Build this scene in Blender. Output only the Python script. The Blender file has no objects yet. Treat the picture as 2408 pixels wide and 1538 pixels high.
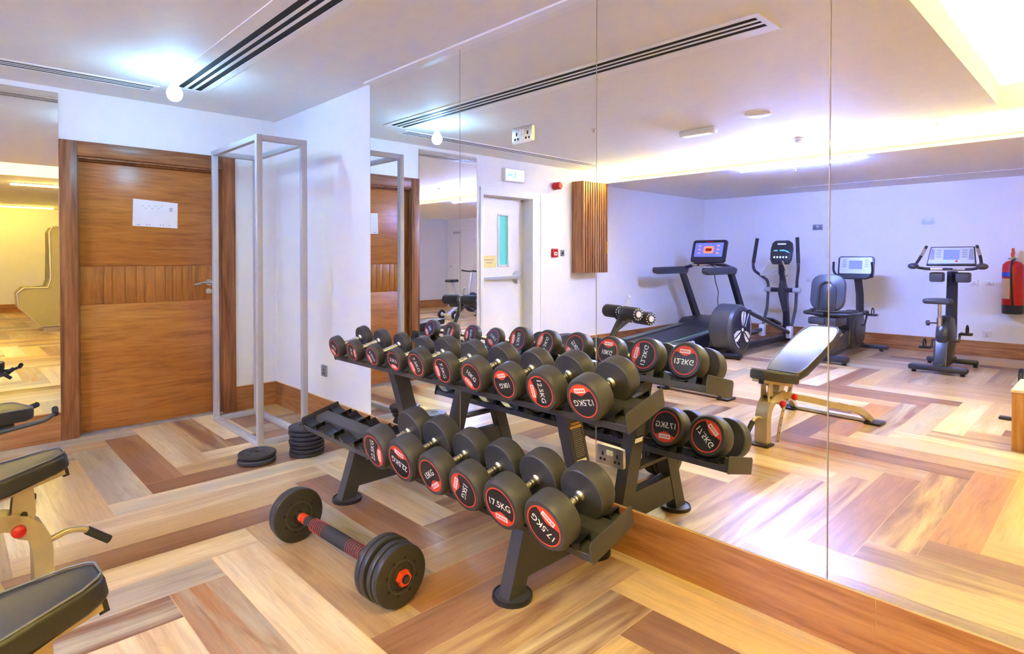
import bpy, bmesh, math, random
from mathutils import Vector, Matrix, Euler
C = bpy.context.scene.collection
R = math.radians
random.seed(7)

# ---------------------------------------------------------------- materials
def new_mat(name):
    m = bpy.data.materials.new(name); m.use_nodes = True
    nt = m.node_tree; b = nt.nodes['Principled BSDF']
    return m, nt, b
def N(nt, typ, **kw):
    n = nt.nodes.new(typ)
    for k, v in kw.items(): setattr(n, k, v)
    return n
def srgb(r, g, b):
    f = lambda c: (c/255/12.92) if c/255 <= .04045 else ((c/255+.055)/1.055)**2.4
    return (f(r), f(g), f(b), 1)
def plain(name, col, rough=.5, metal=0., bump=0., bscale=200., var=.06, spec=.5, coat=0.):
    m, nt, b = new_mat(name)
    tc = N(nt, 'ShaderNodeTexCoord'); nz = N(nt, 'ShaderNodeTexNoise')
    nz.inputs['Scale'].default_value = 9; nz.inputs['Detail'].default_value = 4
    nt.links.new(tc.outputs['Object'], nz.inputs['Vector'])
    rp = N(nt, 'ShaderNodeMix', data_type='RGBA', blend_type='MULTIPLY')
    rp.inputs['Factor'].default_value = 1
    cr = N(nt, 'ShaderNodeValToRGB')
    cr.color_ramp.elements[0].color = (1-var,)*3+(1,); cr.color_ramp.elements[1].color = (1,)*3+(1,)
    cr.color_ramp.elements[0].position = .3; cr.color_ramp.elements[1].position = .7
    nt.links.new(nz.outputs['Fac'], cr.inputs['Fac'])
    rp.inputs['A'].default_value = col
    nt.links.new(cr.outputs['Color'], rp.inputs['B'])
    nt.links.new(rp.outputs['Result'], b.inputs['Base Color'])
    b.inputs['Roughness'].default_value = rough; b.inputs['Metallic'].default_value = metal
    b.inputs['Specular IOR Level'].default_value = spec
    b.inputs['Coat Weight'].default_value = coat; b.inputs['Coat Roughness'].default_value = .15
    if bump:
        n2 = N(nt, 'ShaderNodeTexNoise'); n2.inputs['Scale'].default_value = bscale; n2.inputs['Detail'].default_value = 3
        nt.links.new(tc.outputs['Object'], n2.inputs['Vector'])
        bp = N(nt, 'ShaderNodeBump'); bp.inputs['Strength'].default_value = bump; bp.inputs['Distance'].default_value = .002
        nt.links.new(n2.outputs['Fac'], bp.inputs['Height']); nt.links.new(bp.outputs['Normal'], b.inputs['Normal'])
    return m
def emit(name, col, strength, base=None):
    m, nt, b = new_mat(name)
    b.inputs['Base Color'].default_value = base or col
    b.inputs['Emission Color'].default_value = col; b.inputs['Emission Strength'].default_value = strength
    nz = N(nt, 'ShaderNodeTexNoise'); nz.inputs['Scale'].default_value = 3
    mr = N(nt, 'ShaderNodeMapRange'); mr.inputs['To Min'].default_value = strength*.95; mr.inputs['To Max'].default_value = strength*1.05
    nt.links.new(nz.outputs['Fac'], mr.inputs['Value']); nt.links.new(mr.outputs['Result'], b.inputs['Emission Strength'])
    return m
def wood(name, dark, mid, light, grain='Y', rough=.42, spec=.4, tight=1., coat=.15):
    """wood veneer, the grain running along one object axis"""
    m, nt, b = new_mat(name)
    tc = N(nt, 'ShaderNodeTexCoord'); mp = N(nt, 'ShaderNodeMapping')
    s = {'X': (1.1, 14, 14), 'Y': (14, 1.1, 14), 'Z': (14, 14, 1.1)}[grain]
    mp.inputs['Scale'].default_value = tuple(v*tight for v in s)
    nt.links.new(tc.outputs['Object'], mp.inputs['Vector'])
    n1 = N(nt, 'ShaderNodeTexNoise'); n1.inputs['Scale'].default_value = 1.0; n1.inputs['Detail'].default_value = 7
    n1.inputs['Roughness'].default_value = .62; n1.inputs['Distortion'].default_value = 1.1
    nt.links.new(mp.outputs['Vector'], n1.inputs['Vector'])
    n2 = N(nt, 'ShaderNodeTexNoise'); n2.inputs['Scale'].default_value = 5; n2.inputs['Detail'].default_value = 5
    nt.links.new(mp.outputs['Vector'], n2.inputs['Vector'])
    mx = N(nt, 'ShaderNodeMath', operation='MULTIPLY_ADD'); mx.inputs[1].default_value = .35; 
    nt.links.new(n2.outputs['Fac'], mx.inputs[0])
    m2 = N(nt, 'ShaderNodeMath', operation='MULTIPLY'); m2.inputs[1].default_value = .68
    nt.links.new(n1.outputs['Fac'], m2.inputs[0]); nt.links.new(m2.outputs[0], mx.inputs[2])
    cr = N(nt, 'ShaderNodeValToRGB'); e = cr.color_ramp.elements
    e[0].position = .36; e[0].color = dark; e[1].position = .66; e[1].color = light
    x = e.new(.5); x.color = mid
    nt.links.new(mx.outputs[0], cr.inputs['Fac']); nt.links.new(cr.outputs['Color'], b.inputs['Base Color'])
    b.inputs['Roughness'].default_value = rough; b.inputs['Specular IOR Level'].default_value = spec
    b.inputs['Coat Weight'].default_value = coat; b.inputs['Coat Roughness'].default_value = .25
    bp = N(nt, 'ShaderNodeBump'); bp.inputs['Strength'].default_value = .08; bp.inputs['Distance'].default_value = .002
    nt.links.new(mx.outputs[0], bp.inputs['Height']); nt.links.new(bp.outputs['Normal'], b.inputs['Normal'])
    return m

M = {}
M['paint'] = plain('wall_paint', (.84, .835, .82, 1), .55, bump=.05, bscale=90, var=.02)
M['ceil'] = plain('ceiling_paint', (.83, .825, .81, 1), .7, bump=.04, bscale=60, var=.03)
M['white'] = plain('white_enamel', (.86, .86, .85, 1), .35, var=.02)
M['plastic_w'] = plain('white_plastic', (.82, .82, .8, 1), .4, var=.03)
M['door'] = wood('door_veneer', srgb(142, 84, 30), srgb(172, 106, 42), srgb(190, 126, 56), 'Y', .33, .5, 1.3)
M['door_v'] = wood('door_boards', srgb(136, 80, 28), srgb(166, 102, 40), srgb(184, 122, 56), 'Z', .35, .5, 1.4)
M['trim_v'] = wood('door_trim_upright', srgb(98, 56, 28), srgb(144, 90, 50), srgb(170, 116, 70), 'Z', .4, .45, .8)
M['trim_h'] = wood('door_trim_head', srgb(98, 56, 28), srgb(144, 90, 50), srgb(170, 116, 70), 'Y', .4, .45, .8)
M['base_x'] = wood('skirting_tile', srgb(128, 78, 40), srgb(166, 110, 62), srgb(192, 138, 86), 'X', .3, .5, .9)
M['base_y'] = wood('skirting_tile_side', srgb(128, 78, 40), srgb(166, 110, 62), srgb(192, 138, 86), 'Y', .3, .5, .9)
M['slat'] = wood('slat_oak', srgb(120, 76, 42), srgb(164, 112, 70), srgb(190, 140, 94), 'Z', .45, .4, .8)
M['ply'] = wood('plywood', srgb(160, 104, 46), srgb(196, 140, 74), srgb(220, 170, 104), 'Z', .45, .4, .7)
M['grout'] = plain('pale_grout', srgb(226, 188, 140), .6)
M['marble'] = plain('grey_marble', srgb(176, 170, 164), .25, var=.35)
M['rubber'] = plain('black_rubber', (.060, .057, .057, 1), .45, bump=.1, bscale=420, spec=.5)
M['iron'] = plain('black_iron', (.036, .034, .036, 1), .42, bump=.08, bscale=160, spec=.5)
M['rack'] = plain('rack_powder_coat', (.060, .057, .059, 1), .42, bump=.1, bscale=500, spec=.55)
M['blackp'] = plain('black_plastic', (.018, .018, .02, 1), .28, spec=.5)
M['chrome'] = plain('chrome', (.86, .84, .80, 1), .14, 1., bump=.0, var=.05)
M['knurl'] = plain('knurled_chrome', (.82, .80, .74, 1), .25, 1., bump=.6, bscale=380, var=.1)
M['label_k'] = plain('label_black', (.022, .02, .022, 1), .4)
M['label_r'] = plain('label_red', srgb(232, 70, 40), .4, var=.03)
M['label_w'] = plain('label_white', (.9, .89, .86, 1), .4, var=.02)
M['orange'] = plain('orange_plastic', srgb(230, 74, 36), .35)
M['red'] = plain('red_plastic', srgb(205, 30, 26), .3)
M['foam'] = plain('black_foam', (.028, .027, .03, 1), .7, bump=.3, bscale=300)
M['vinyl'] = plain('black_vinyl', (.030, .029, .030, 1), .36, bump=.25, bscale=260, spec=.55)
M['stitch'] = plain('piping_grey', (.17, .17, .18, 1), .5)
M['cream'] = plain('champagne_metal', srgb(196, 180, 146), .3, .55, var=.04)
M['steel'] = plain('silver_paint', (.55, .56, .58, 1), .35, .35, var=.04)
M['frame'] = plain('grey_frame_paint', (.50, .50, .52, 1), .38, .1, var=.03)
M['brushed'] = plain('brushed_steel', (.62, .61, .59, 1), .28, 1., var=.06)
M['dark'] = plain('dark_void', (.012, .012, .012, 1), .8)
M['machine'] = plain('machine_charcoal', (.026, .028, .036, 1), .3, spec=.55)
M['machine2'] = plain('machine_dark_grey', (.055, .058, .07, 1), .33, spec=.5)
M['silverp'] = plain('silver_panel', (.5, .51, .54, 1), .35, .2, var=.05)
M['belt'] = plain('treadmill_belt', (.03, .03, .034, 1), .38, bump=.3, bscale=500)
M['greenline'] = plain('green_stripe', srgb(120, 190, 110), .4)
M['bluelabel'] = plain('blue_label', srgb(30, 70, 170), .4)
M['olive'] = plain('olive_vinyl', srgb(176, 160, 96), .5, bump=.15, bscale=120)
M['paper'] = plain('paper_white', (.84, .85, .88, 1), .35, var=.05)
M['paper_y'] = plain('paper_yellow', srgb(238, 224, 150), .6)
M['ink'] = plain('ink_grey', (.25, .26, .36, 1), .6)
M['yel'] = plain('warning_yellow', srgb(238, 180, 70), .5)
M['slot'] = plain('slot_grey', (.3, .31, .33, 1), .35, .3)
M['pink'] = plain('pale_top', srgb(230, 200, 170), .5)
# lights
M['bulb'] = emit('bulb_glow', (.30, .64, 1, 1), 210)
M['cove'] = emit('cove_led_glow', (1, .90, .40, 1), 255)
M['batten'] = emit('batten_glow', (.22, .32, 1, 1), 1070)
M['coffer'] = emit('coffer_glow', (1, .84, .22, 1), 6.2)
M['warmtube'] = emit('warm_tube_glow', (1, .72, .12, 1), 68)
M['teal'] = emit('corridor_glow_glass', (.16, .62, .56, 1), .42, (.1, .5, .45, 1))  # corridor light beyond the doors is put into the glass as emission
M['exit'] = emit('exit_sign_face', (.85, 1, .85, 1), .55, (.8, .9, .8, 1))
M['exit_g'] = emit('exit_sign_green', (.25, .95, .6, 1), .5, (.2, .7, .5, 1))
M['screen_o'] = emit('screen_orange', (1, .22, .08, 1), 1.1)
M['screen_b'] = emit('screen_blue', (.16, .2, .62, 1), .5)
M['screen_g'] = emit('screen_teal', (.15, .6, .7, 1), .5)
M['screen_w'] = emit('screen_white', (.75, .85, 1, 1), .7)
# mirror glass
m, nt, b = new_mat('mirror_silvering')
b.inputs['Metallic'].default_value = 1; b.inputs['Roughness'].default_value = 0
nz = N(nt, 'ShaderNodeTexNoise'); nz.inputs['Scale'].default_value = 1.5
cr = N(nt, 'ShaderNodeValToRGB')
cr.color_ramp.elements[0].color = (.93, .945, .935, 1); cr.color_ramp.elements[1].color = (.95, .96, .95, 1)
nt.links.new(nz.outputs['Fac'], cr.inputs['Fac']); nt.links.new(cr.outputs['Color'], b.inputs['Base Color'])
M['mirror'] = m
M['medge'] = plain('mirror_edge', srgb(176, 166, 146), .35)
# floor planks: colour per plank from the mesh, streaks along the plank from its UVs
m, nt, b = new_mat('floor_planks')
ca = N(nt, 'ShaderNodeVertexColor', layer_name='plank_a'); cb = N(nt, 'ShaderNodeVertexColor', layer_name='plank_b')
uv = N(nt, 'ShaderNodeUVMap', uv_map='grain')
def grain(scale, det, sc, dist=0.):
    mp = N(nt, 'ShaderNodeMapping'); mp.inputs['Scale'].default_value = scale
    nt.links.new(uv.outputs['UV'], mp.inputs['Vector'])
    n = N(nt, 'ShaderNodeTexNoise'); n.inputs['Scale'].default_value = sc; n.inputs['Detail'].default_value = det
    n.inputs['Roughness'].default_value = .6; n.inputs['Distortion'].default_value = dist
    nt.links.new(mp.outputs['Vector'], n.inputs['Vector']); return n.outputs['Fac']
def ramp(sock, p0, p1, c0=(0, 0, 0, 1), c1=(1, 1, 1, 1)):
    r = N(nt, 'ShaderNodeValToRGB'); r.color_ramp.elements[0].position = p0; r.color_ramp.elements[1].position = p1
    r.color_ramp.elements[0].color = c0; r.color_ramp.elements[1].color = c1
    nt.links.new(sock, r.inputs['Fac']); return r.outputs['Color']
big = ramp(grain((.7, 7, 1), 4, 1., .6), .40, .62)
mixc = N(nt, 'ShaderNodeMix', data_type='RGBA'); nt.links.new(big, mixc.inputs['Factor'])
nt.links.new(ca.outputs['Color'], mixc.inputs['A']); nt.links.new(cb.outputs['Color'], mixc.inputs['B'])
fine = ramp(grain((3, 60, 1), 6, 1., .8), .30, .62, (.74, .71, .68, 1), (1, 1, 1, 1))
knot = ramp(grain((1.6, 9, 1), 6, 1., 1.6), .28, .40, (.68, .64, .60, 1), (1, 1, 1, 1))
mu = N(nt, 'ShaderNodeMix', data_type='RGBA', blend_type='MULTIPLY'); mu.inputs['Factor'].default_value = .8
nt.links.new(mixc.outputs['Result'], mu.inputs['A']); nt.links.new(fine, mu.inputs['B'])
mu2 = N(nt, 'ShaderNodeMix', data_type='RGBA', blend_type='MULTIPLY'); mu2.inputs['Factor'].default_value = .7
nt.links.new(mu.outputs['Result'], mu2.inputs['A']); nt.links.new(knot, mu2.inputs['B'])
nt.links.new(mu2.outputs['Result'], b.inputs['Base Color'])
b.inputs['Roughness'].default_value = .30; b.inputs['Specular IOR Level'].default_value = .5
M['floor'] = m

# ---------------------------------------------------------------- mesh helpers
class B:
    def __init__(self): self.bm = bmesh.new()
    def _x(self, vs, mat):
        if mat is not None:
            for v in vs: v.co = mat @ v.co
    def box(self, c, s, rot=None, bev=0., mi=0, seg=2):
        r = bmesh.ops.create_cube(self.bm, size=1); vs = r['verts']
        for v in vs: v.co = Vector((v.co.x*s[0], v.co.y*s[1], v.co.z*s[2]))
        fs = set(f for v in vs for f in v.link_faces)
        if bev:
            es = list(set(e for v in vs for e in v.link_edges))
            q = bmesh.ops.bevel(self.bm, geom=es, offset=min(bev, min(s)*.49), segments=seg, affect='EDGES', profile=.5)
            vs = set(v for v in q['verts']) | set(v for f in q['faces'] for v in f.verts)
            # collect whole island
            st = list(vs); seen = set(vs)
            while st:
                v = st.pop()
                for e in v.link_edges:
                    o = e.other_vert(v)
                    if o not in seen: seen.add(o); st.append(o)
            vs = list(seen)
        mt = Matrix.Translation(c) @ (rot.to_4x4() if rot is not None else Matrix())
        self._x(vs, mt)
        for f in set(f for v in vs for f in v.link_faces): f.material_index = mi
        return self
    def b2(self, a, c, bev=0., mi=0):
        a = Vector(a); c = Vector(c)
        return self.box((a+c)/2, [abs(c[i]-a[i]) for i in range(3)], None, bev, mi)
    def cyl(self, p0, p1, r0, r1=None, n=24, caps=True, mi=0):
        r1 = r0 if r1 is None else r1
        p0 = Vector(p0); p1 = Vector(p1); d = p1-p0; L = d.length
        q = d.to_track_quat('Z', 'Y').to_matrix().to_4x4()
        r = bmesh.ops.create_cone(self.bm, cap_ends=caps, segments=n, radius1=r0, radius2=r1, depth=L)
        self._x(r['verts'], Matrix.Translation((p0+p1)/2) @ q)
        for f in set(f for v in r['verts'] for f in v.link_faces): f.material_index = mi
        return self
    def sph(self, c, r, n=20, s=(1, 1, 1), rot=None, mi=0):
        q = bmesh.ops.create_uvsphere(self.bm, u_segments=n, v_segments=max(8, n//2), radius=r)
        for v in q['verts']: v.co = Vector((v.co.x*s[0], v.co.y*s[1], v.co.z*s[2]))
        self._x(q['verts'], Matrix.Translation(c) @ (rot.to_4x4() if rot is not None else Matrix()))
        for f in set(f for v in q['verts'] for f in v.link_faces): f.material_index = mi
        return self
    def lathe(self, prof, c=(0, 0, 0), axis=(0, 0, 1), n=32, mi=0):
        """prof: list of (radius, height) along axis"""
        q = Vector(axis).normalized().to_track_quat('Z', 'Y').to_matrix().to_4x4()
        mt = Matrix.Translation(c) @ q; rings = []
        for r, h in prof:
            if r < 1e-6: rings.append([self.bm.verts.new(mt @ Vector((0, 0, h)))])
            else: rings.append([self.bm.verts.new(mt @ Vector((r*math.cos(2*math.pi*k/n), r*math.sin(2*math.pi*k/n), h))) for k in range(n)])
        for a, b2 in zip(rings, rings[1:]):
            for k in range(n):
                k2 = (k+1) % n
                if len(a) == 1 and len(b2) == 1: continue
                if len(a) == 1: f = self.bm.faces.new((a[0], b2[k2], b2[k]))
                elif len(b2) == 1: f = self.bm.faces.new((a[k], a[k2], b2[0]))
                else: f = self.bm.faces.new((a[k], a[k2], b2[k2], b2[k]))
                f.material_index = mi
        return self
    def tube(self, pts, r, n=12, bend=0., closed=False, mi=0, sx=1., sy=1.):
        """round tube along a polyline; bend rounds the corners; sx, sy flatten the section"""
        P = [Vector(p) for p in pts]
        if bend > 0 and len(P) > 2:
            Q = [P[0]]
            for a, b2, c in zip(P, P[1:], P[2:]):
                d1 = (a-b2); d2 = (c-b2); t = min(bend, d1.length*.48, d2.length*.48)
                s = b2+d1.normalized()*t; e = b2+d2.normalized()*t
                for k in range(7):
                    u = k/6; Q.append(s*(1-u)**2+b2*2*u*(1-u)+e*u*u)
            Q.append(P[-1]); P = Q
        rr = r if isinstance(r, (list, tuple)) else [r]*len(P)
        rings = []; up = None
        for i, p in enumerate(P):
            if closed: t = (P[(i+1) % len(P)]-P[i-1]).normalized()
            elif i == 0: t = (P[1]-P[0]).normalized()
            elif i == len(P)-1: t = (P[-1]-P[-2]).normalized()
            else: t = ((P[i+1]-P[i]).normalized()+(P[i]-P[i-1]).normalized()).normalized()
            if up is None:
                up = Vector((0, 0, 1)) if abs(t.z) < .9 else Vector((1, 0, 0))
            sd = t.cross(up).normalized(); up = sd.cross(t).normalized()
            rings.append([self.bm.verts.new(p+(sd*math.cos(2*math.pi*k/n)*sx+up*math.sin(2*math.pi*k/n)*sy)*rr[i]) for k in range(n)])
        prs = list(zip(rings, rings[1:]))
        if closed: prs.append((rings[-1], rings[0]))
        for a, b2 in prs:
            for k in range(n):
                f = self.bm.faces.new((a[k], a[(k+1) % n], b2[(k+1) % n], b2[k])); f.material_index = mi
        if not closed:
            self.bm.faces.new(rings[0][::-1]).material_index = mi; self.bm.faces.new(rings[-1]).material_index = mi
        return self
    def prism(self, poly, h0, h1, mt=None, mi=0, bev=0.):
        """polygon in local XY extruded from z=h0 to z=h1, then placed by mt"""
        a = [self.bm.verts.new((x, y, h0)) for x, y in poly]; b2 = [self.bm.verts.new((x, y, h1)) for x, y in poly]
        n = len(poly); fs = [self.bm.faces.new(a[::-1]), self.bm.faces.new(b2)]
        fs += [self.bm.faces.new((a[k], a[(k+1) % n], b2[(k+1) % n], b2[k])) for k in range(n)]
        vs = a+b2
        if bev:
            es = [e for e in set(e for v in vs for e in v.link_edges) if (e.verts[0] in a) == (e.verts[1] in a)]
            q = bmesh.ops.bevel(self.bm, geom=es, offset=bev, segments=3, affect='EDGES', profile=.5)
            vv = set(q['verts']) | set(v for v in vs if v.is_valid); st = list(vv)
            while st:
                v = st.pop()
                for e in v.link_edges:
                    o = e.other_vert(v)
                    if o not in vv: vv.add(o); st.append(o)
            vs = list(vv)
        for f in set(f for v in vs for f in v.link_faces): f.material_index = mi
        if mt is not None: self._x(vs, mt)
        return self
    def mesh(self, me, mt, mi=0):
        """append an existing mesh"""
        t = bmesh.new(); t.from_mesh(me)
        mp = {}
        for v in t.verts: mp[v] = self.bm.verts.new(mt @ v.co)
        for f in t.faces:
            try: self.bm.faces.new([mp[v] for v in f.verts]).material_index = mi
            except ValueError: pass
        t.free(); return self

def rootmat(o):
    return Matrix.LocRotScale(o.location, o.rotation_euler, None)
def obj(name, bb, mats, parent=None, world=False, sharp=35, label=None):
    """link one mesh object; world=True: it was built in world coordinates under an (unrotated or rotated) root"""
    bmesh.ops.recalc_face_normals(bb.bm, faces=bb.bm.faces)
    me = bpy.data.meshes.new(name); bb.bm.to_mesh(me); bb.bm.free()
    for mm in (mats if isinstance(mats, (list, tuple)) else [mats]): me.materials.append(M[mm])
    if sharp:
        me.shade_smooth(); me.set_sharp_from_angle(angle=R(sharp))
    o = bpy.data.objects.new(name, me); C.objects.link(o)
    if parent is not None:
        o.parent = parent
        if world:
            p = parent; mt = Matrix()
            while p is not None: mt = rootmat(p) @ mt; p = p.parent
            me.transform(mt.inverted())
    if label: o['label'] = label
    return o
def tag(o, label, cat, group=None):
    o['label'] = label; o['category'] = cat
    if group: o['group'] = group
    return o
def thing(name, label, cat, loc=(0, 0, 0), rz=0., group=None, rx=0.):
    o = bpy.data.objects.new(name, None); C.objects.link(o)
    o.empty_display_size = .1
    o.location = loc; o.rotation_euler = (rx, 0, rz)
    return tag(o, label, cat, group)
def struct(name, bb, mat, sharp=0):
    o = obj(name, bb, mat, sharp=sharp); o['kind'] = 'structure'; return o
def copy_tree(o, parent=None):
    c = o.copy(); C.objects.link(c); c.parent = parent
    for ch in list(o.children): copy_tree(ch, c)
    return c
_tx = {}
def text_mesh(s, bold=.02):
    """lettering as a flat mesh, 1 unit high capitals, centred"""
    if (s, bold) in _tx: return _tx[(s, bold)]
    cu = bpy.data.curves.new('t', 'FONT'); cu.body = s; cu.size = 1; cu.offset = bold; cu.extrude = 0; cu.resolution_u = 3
    o = bpy.data.objects.new('t', cu); C.objects.link(o)
    dg = bpy.context.evaluated_depsgraph_get()
    me = bpy.data.meshes.new_from_object(o.evaluated_get(dg))
    bpy.data.objects.remove(o); bpy.data.curves.remove(cu)
    xs = [v.co.x for v in me.vertices]; ys = [v.co.y for v in me.vertices]
    x0, x1, y0, y1 = min(xs), max(xs), min(ys), max(ys)
    me.transform(Matrix.Diagonal((1/(x1-x0), 1/(y1-y0), 1, 1)) @ Matrix.Translation((-(x0+x1)/2, -(y0+y1)/2, 0)))
    _tx[(s, bold)] = me; return me
def put_text(bb, s, w, h, mt, mi, bold=.02):
    bb.mesh(text_mesh(s, bold), mt @ Matrix.Diagonal((w, h, 1, 1)), mi)
def plane_mt(o, xd, yd):
    """matrix whose local x, y lie along xd, yd and whose z is their normal"""
    x = Vector(xd).normalized(); y = Vector(yd).normalized(); z = x.cross(y)
    m = Matrix((x, y, z)).transposed().to_4x4(); m.translation = Vector(o); return m
def rrect(w, h, r, n=5):
    p = []
    for cx, cy, a0 in ((w/2-r, h/2-r, 0), (-w/2+r, h/2-r, 90), (-w/2+r, -h/2+r, 180), (w/2-r, -h/2+r, 270)):
        for k in range(n+1):
            a = R(a0+90*k/n); p.append((cx+r*math.cos(a), cy+r*math.sin(a)))
    return p

# ---------------------------------------------------------------- camera (level shift lens, 2408 x 1538)
F_PX, PY, YAW, PITCH = 1396.68, 625.25, 45.989, -.717
cam = bpy.data.cameras.new('camera'); co = bpy.data.objects.new('camera', cam); C.objects.link(co)
co.location = (5.3606, -2.2032, 1.3193)
co.rotation_euler = (R(90+PITCH), R(.011), R(YAW))
cam.sensor_width = 36; cam.sensor_fit = 'HORIZONTAL'; cam.lens = F_PX*36/2408
cam.shift_x = 0; cam.shift_y = -(769-PY)/2408
cam.clip_start = .05; cam.clip_end = 60
bpy.context.scene.camera = co

# ---------------------------------------------------------------- room shell
H = 2.55; YF = -7.88; XR = 13.5; SOF = 2.385; SE = -4.65
# floor: herringbone of planks, one colour pair per plank
WX, WY, OX, OY = .196, .213, .1, .34
pal = {'b': (srgb(146, 104, 76), srgb(172, 130, 98)), 'o': (srgb(184, 128, 76), srgb(202, 150, 96)), 't': (srgb(208, 174, 124), srgb(186, 148, 104)),
       'p': (srgb(236, 212, 168), srgb(210, 176, 130)), 'g': (srgb(200, 186, 158), srgb(172, 156, 132)), 'y': (srgb(226, 190, 128), srgb(208, 166, 104))}
known = [(0.964, -1.279, 'b'), (0.966, -1.496, 'g'), (1.274, -1.656, 't'), (0.803, -1.068, 'p'), (0.653, -0.85, 'b'), (0.541, -0.59, 'p'), (1.606, -1.312, 'b'), (1.747, -1.358, 'p'), (1.898, -1.394, 'b'), (2.058, -1.431, 't'), (2.218, -1.469, 'b'), (2.423, -1.518, 'p'), (2.585, -1.556, 'g'), (2.776, -1.601, 'b'), (2.934, -1.131, 'b'), (2.915, -1.035, 'p'), (3.182, -1.083, 't'), (2.994, -1.278, 'p'), (3.006, -1.686, 'b'), (2.916, -1.867, 'g'), (3.623, -0.895, 'b'), (3.771, -0.741, 'y'), (3.968, -0.537, 'o'), (4.057, -0.232, 'y'), (4.272, -0.241, 'y'), (4.147, -0.543, 'y'), (4.267, -0.088, 'y'), (2.859, -0.588, 'g'), (2.587, -0.62, 'b'), (2.345, -0.713, 'g'), (1.81, -0.824, 'p'), (1.565, -1.078, 'b'), (1.192, -1.043, 'p'), (4.03, -1.576, 'p'), (4.427, -1.444, 'p'), (4.495, -1.958, 'b'), (4.722, -1.593, 'y'), (4.877, -1.753, 'o'), (5.002, -1.533, 'y'), (4.366, -1.224, 'b'), (4.091, -1.095, 'p'), (4.119, -3.085, 'p'), (4.274, -3.414, 'p'), (4.109, -3.512, 'b'), (4.588, -3.113, 'b'), (4.778, -2.911, 'p'), (4.517, -2.403, 'b'), (3.851, -0.846, 'b'), (4.331, -4.243, 'g')]
def plank_id(i, j):
    s = i+j-7; k = s//12; q = s % 12
    return ('H', j, k) if q < 6 else ('V', i, k)
def wpt(x, y): return (math.floor(x/WX-OX), math.floor(y/WY+OY))
assign = {}
for x, y, kd in known: assign[plank_id(*wpt(x, y))] = kd
bm = bmesh.new(); la = bm.loops.layers.float_color.new('plank_a'); lb = bm.loops.layers.float_color.new('plank_b'); lu = bm.loops.layers.uv.new('grain')
done = set(); i0, j1 = wpt(-.3, .0); i1, j0 = wpt(XR, YF)
for i in range(i0-1, i1+2):
    for j in range(j0-1, j1+2):
        pid = plank_id(i, j)
        if pid in done: continue
        done.add(pid)
        if pid[0] == 'H': jj = pid[1]; a = 7+12*pid[2]-jj; X0, X1, Y0, Y1 = a, a+6, jj, jj+1
        else: ii = pid[1]; a = 7+12*pid[2]+6-ii; X0, X1, Y0, Y1 = ii, ii+1, a, a+6
        x0, x1 = (X0+OX)*WX, (X1+OX)*WX; y0, y1 = (Y0-OY)*WY, (Y1-OY)*WY
        g = .0012
        x0 += g; x1 -= g; y0 += g; y1 -= g
        x0, x1 = max(x0, -.28), min(x1, XR); y0, y1 = max(y0, YF), min(y1, 0)
        if x1-x0 < .003 or y1-y0 < .003: continue
        kd = assign.get(pid) or random.choice('bbbtttppgoyy')
        ca_, cb_ = pal[kd]; v = random.uniform(.9, 1.08)
        if random.random() < .35: cb_ = pal[random.choice('btpg')][0]
        vs = [bm.verts.new(p) for p in ((x0, y0, 0), (x1, y0, 0), (x1, y1, 0), (x0, y1, 0))]
        f = bm.faces.new(vs); ou, ov = random.uniform(0, 40), random.uniform(0, 40)
        for l in f.loops:
            l[la] = [c*v for c in ca_[:3]]+[1]; l[lb] = [c*v for c in cb_[:3]]+[1]
            x, y = l.vert.co.x, l.vert.co.y
            l[lu].uv = (x+ou, y+ov) if pid[0] == 'H' else (y+ou, x+ov)
# the grout bed the planks lie in
n_pl = len(bm.faces)
for p in ((-.3, YF-.2, -.05, XR+.2, .2, -.0008),):
    c = bmesh.ops.create_cube(bm, size=1)
    for v in c['verts']:
        v.co = Vector(((p[0]+p[3])/2+v.co.x*(p[3]-p[0]), (p[1]+p[4])/2+v.co.y*(p[4]-p[1]), (p[2]+p[5])/2+v.co.z*(p[5]-p[2])))
    for f in set(f for v in c['verts'] for f in v.link_faces): f.material_index = 1
me = bpy.data.meshes.new('floor'); bm.to_mesh(me); bm.free(); me.materials.append(M['floor']); me.materials.append(M['grout'])
o = bpy.data.objects.new('floor', me); C.objects.link(o); o['kind'] = 'structure'

# walls (holes for the wooden door and the fire door in the left wall)
w = B()
D1 = (-1.467, -.464, 2.075); D2 = (-3.343, -2.50, 2.085)
T = .2
for y0, y1, z0, z1 in ((-.464, .2, 0, 2.8), (-1.467, -.464, 2.075, 2.8), (-2.50, -1.467, 0, 2.8), (-3.343, -2.50, 2.085, 2.8), (YF-.2, -3.343, 0, 2.8)):
    w.b2((-T, y0, z0), (0, y1, z1))
struct('wall_left', w, 'paint')
struct('wall_back', B().b2((0, 0, 0), (XR, .2, 2.8)), 'paint')
struct('wall_front', B().b2((0, YF-.2, 0), (XR, YF, 2.8)), 'paint')
struct('wall_right', B().b2((XR, YF-.2, 0), (XR+.2, .2, 2.8)), 'paint')
# ceiling with the recessed light coffer, and the lower slab over the machines
c = B(); CX0, CX1, CY0, CY1 = 4.63, 6.1, -4.07, -.75
c.b2((0, YF, H), (CX0, 0, H+.3)); c.b2((CX1, YF, H), (XR, 0, H+.3))
c.b2((CX0, CY1, H), (CX1, 0, H+.3)); c.b2((CX0, YF, H), (CX1, CY0, H+.3)); c.b2((CX0, CY0, H+.2), (CX1, CY1, H+.3))
struct('ceiling', c, 'ceil')
struct('ceiling_soffit', B().b2((0, YF, SOF), (XR, SE, SOF+.03)), 'ceil')
struct('trim_1', B().b2((1.646, -.055, H-.012), (6.65, -.001, H)), 'white')
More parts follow.
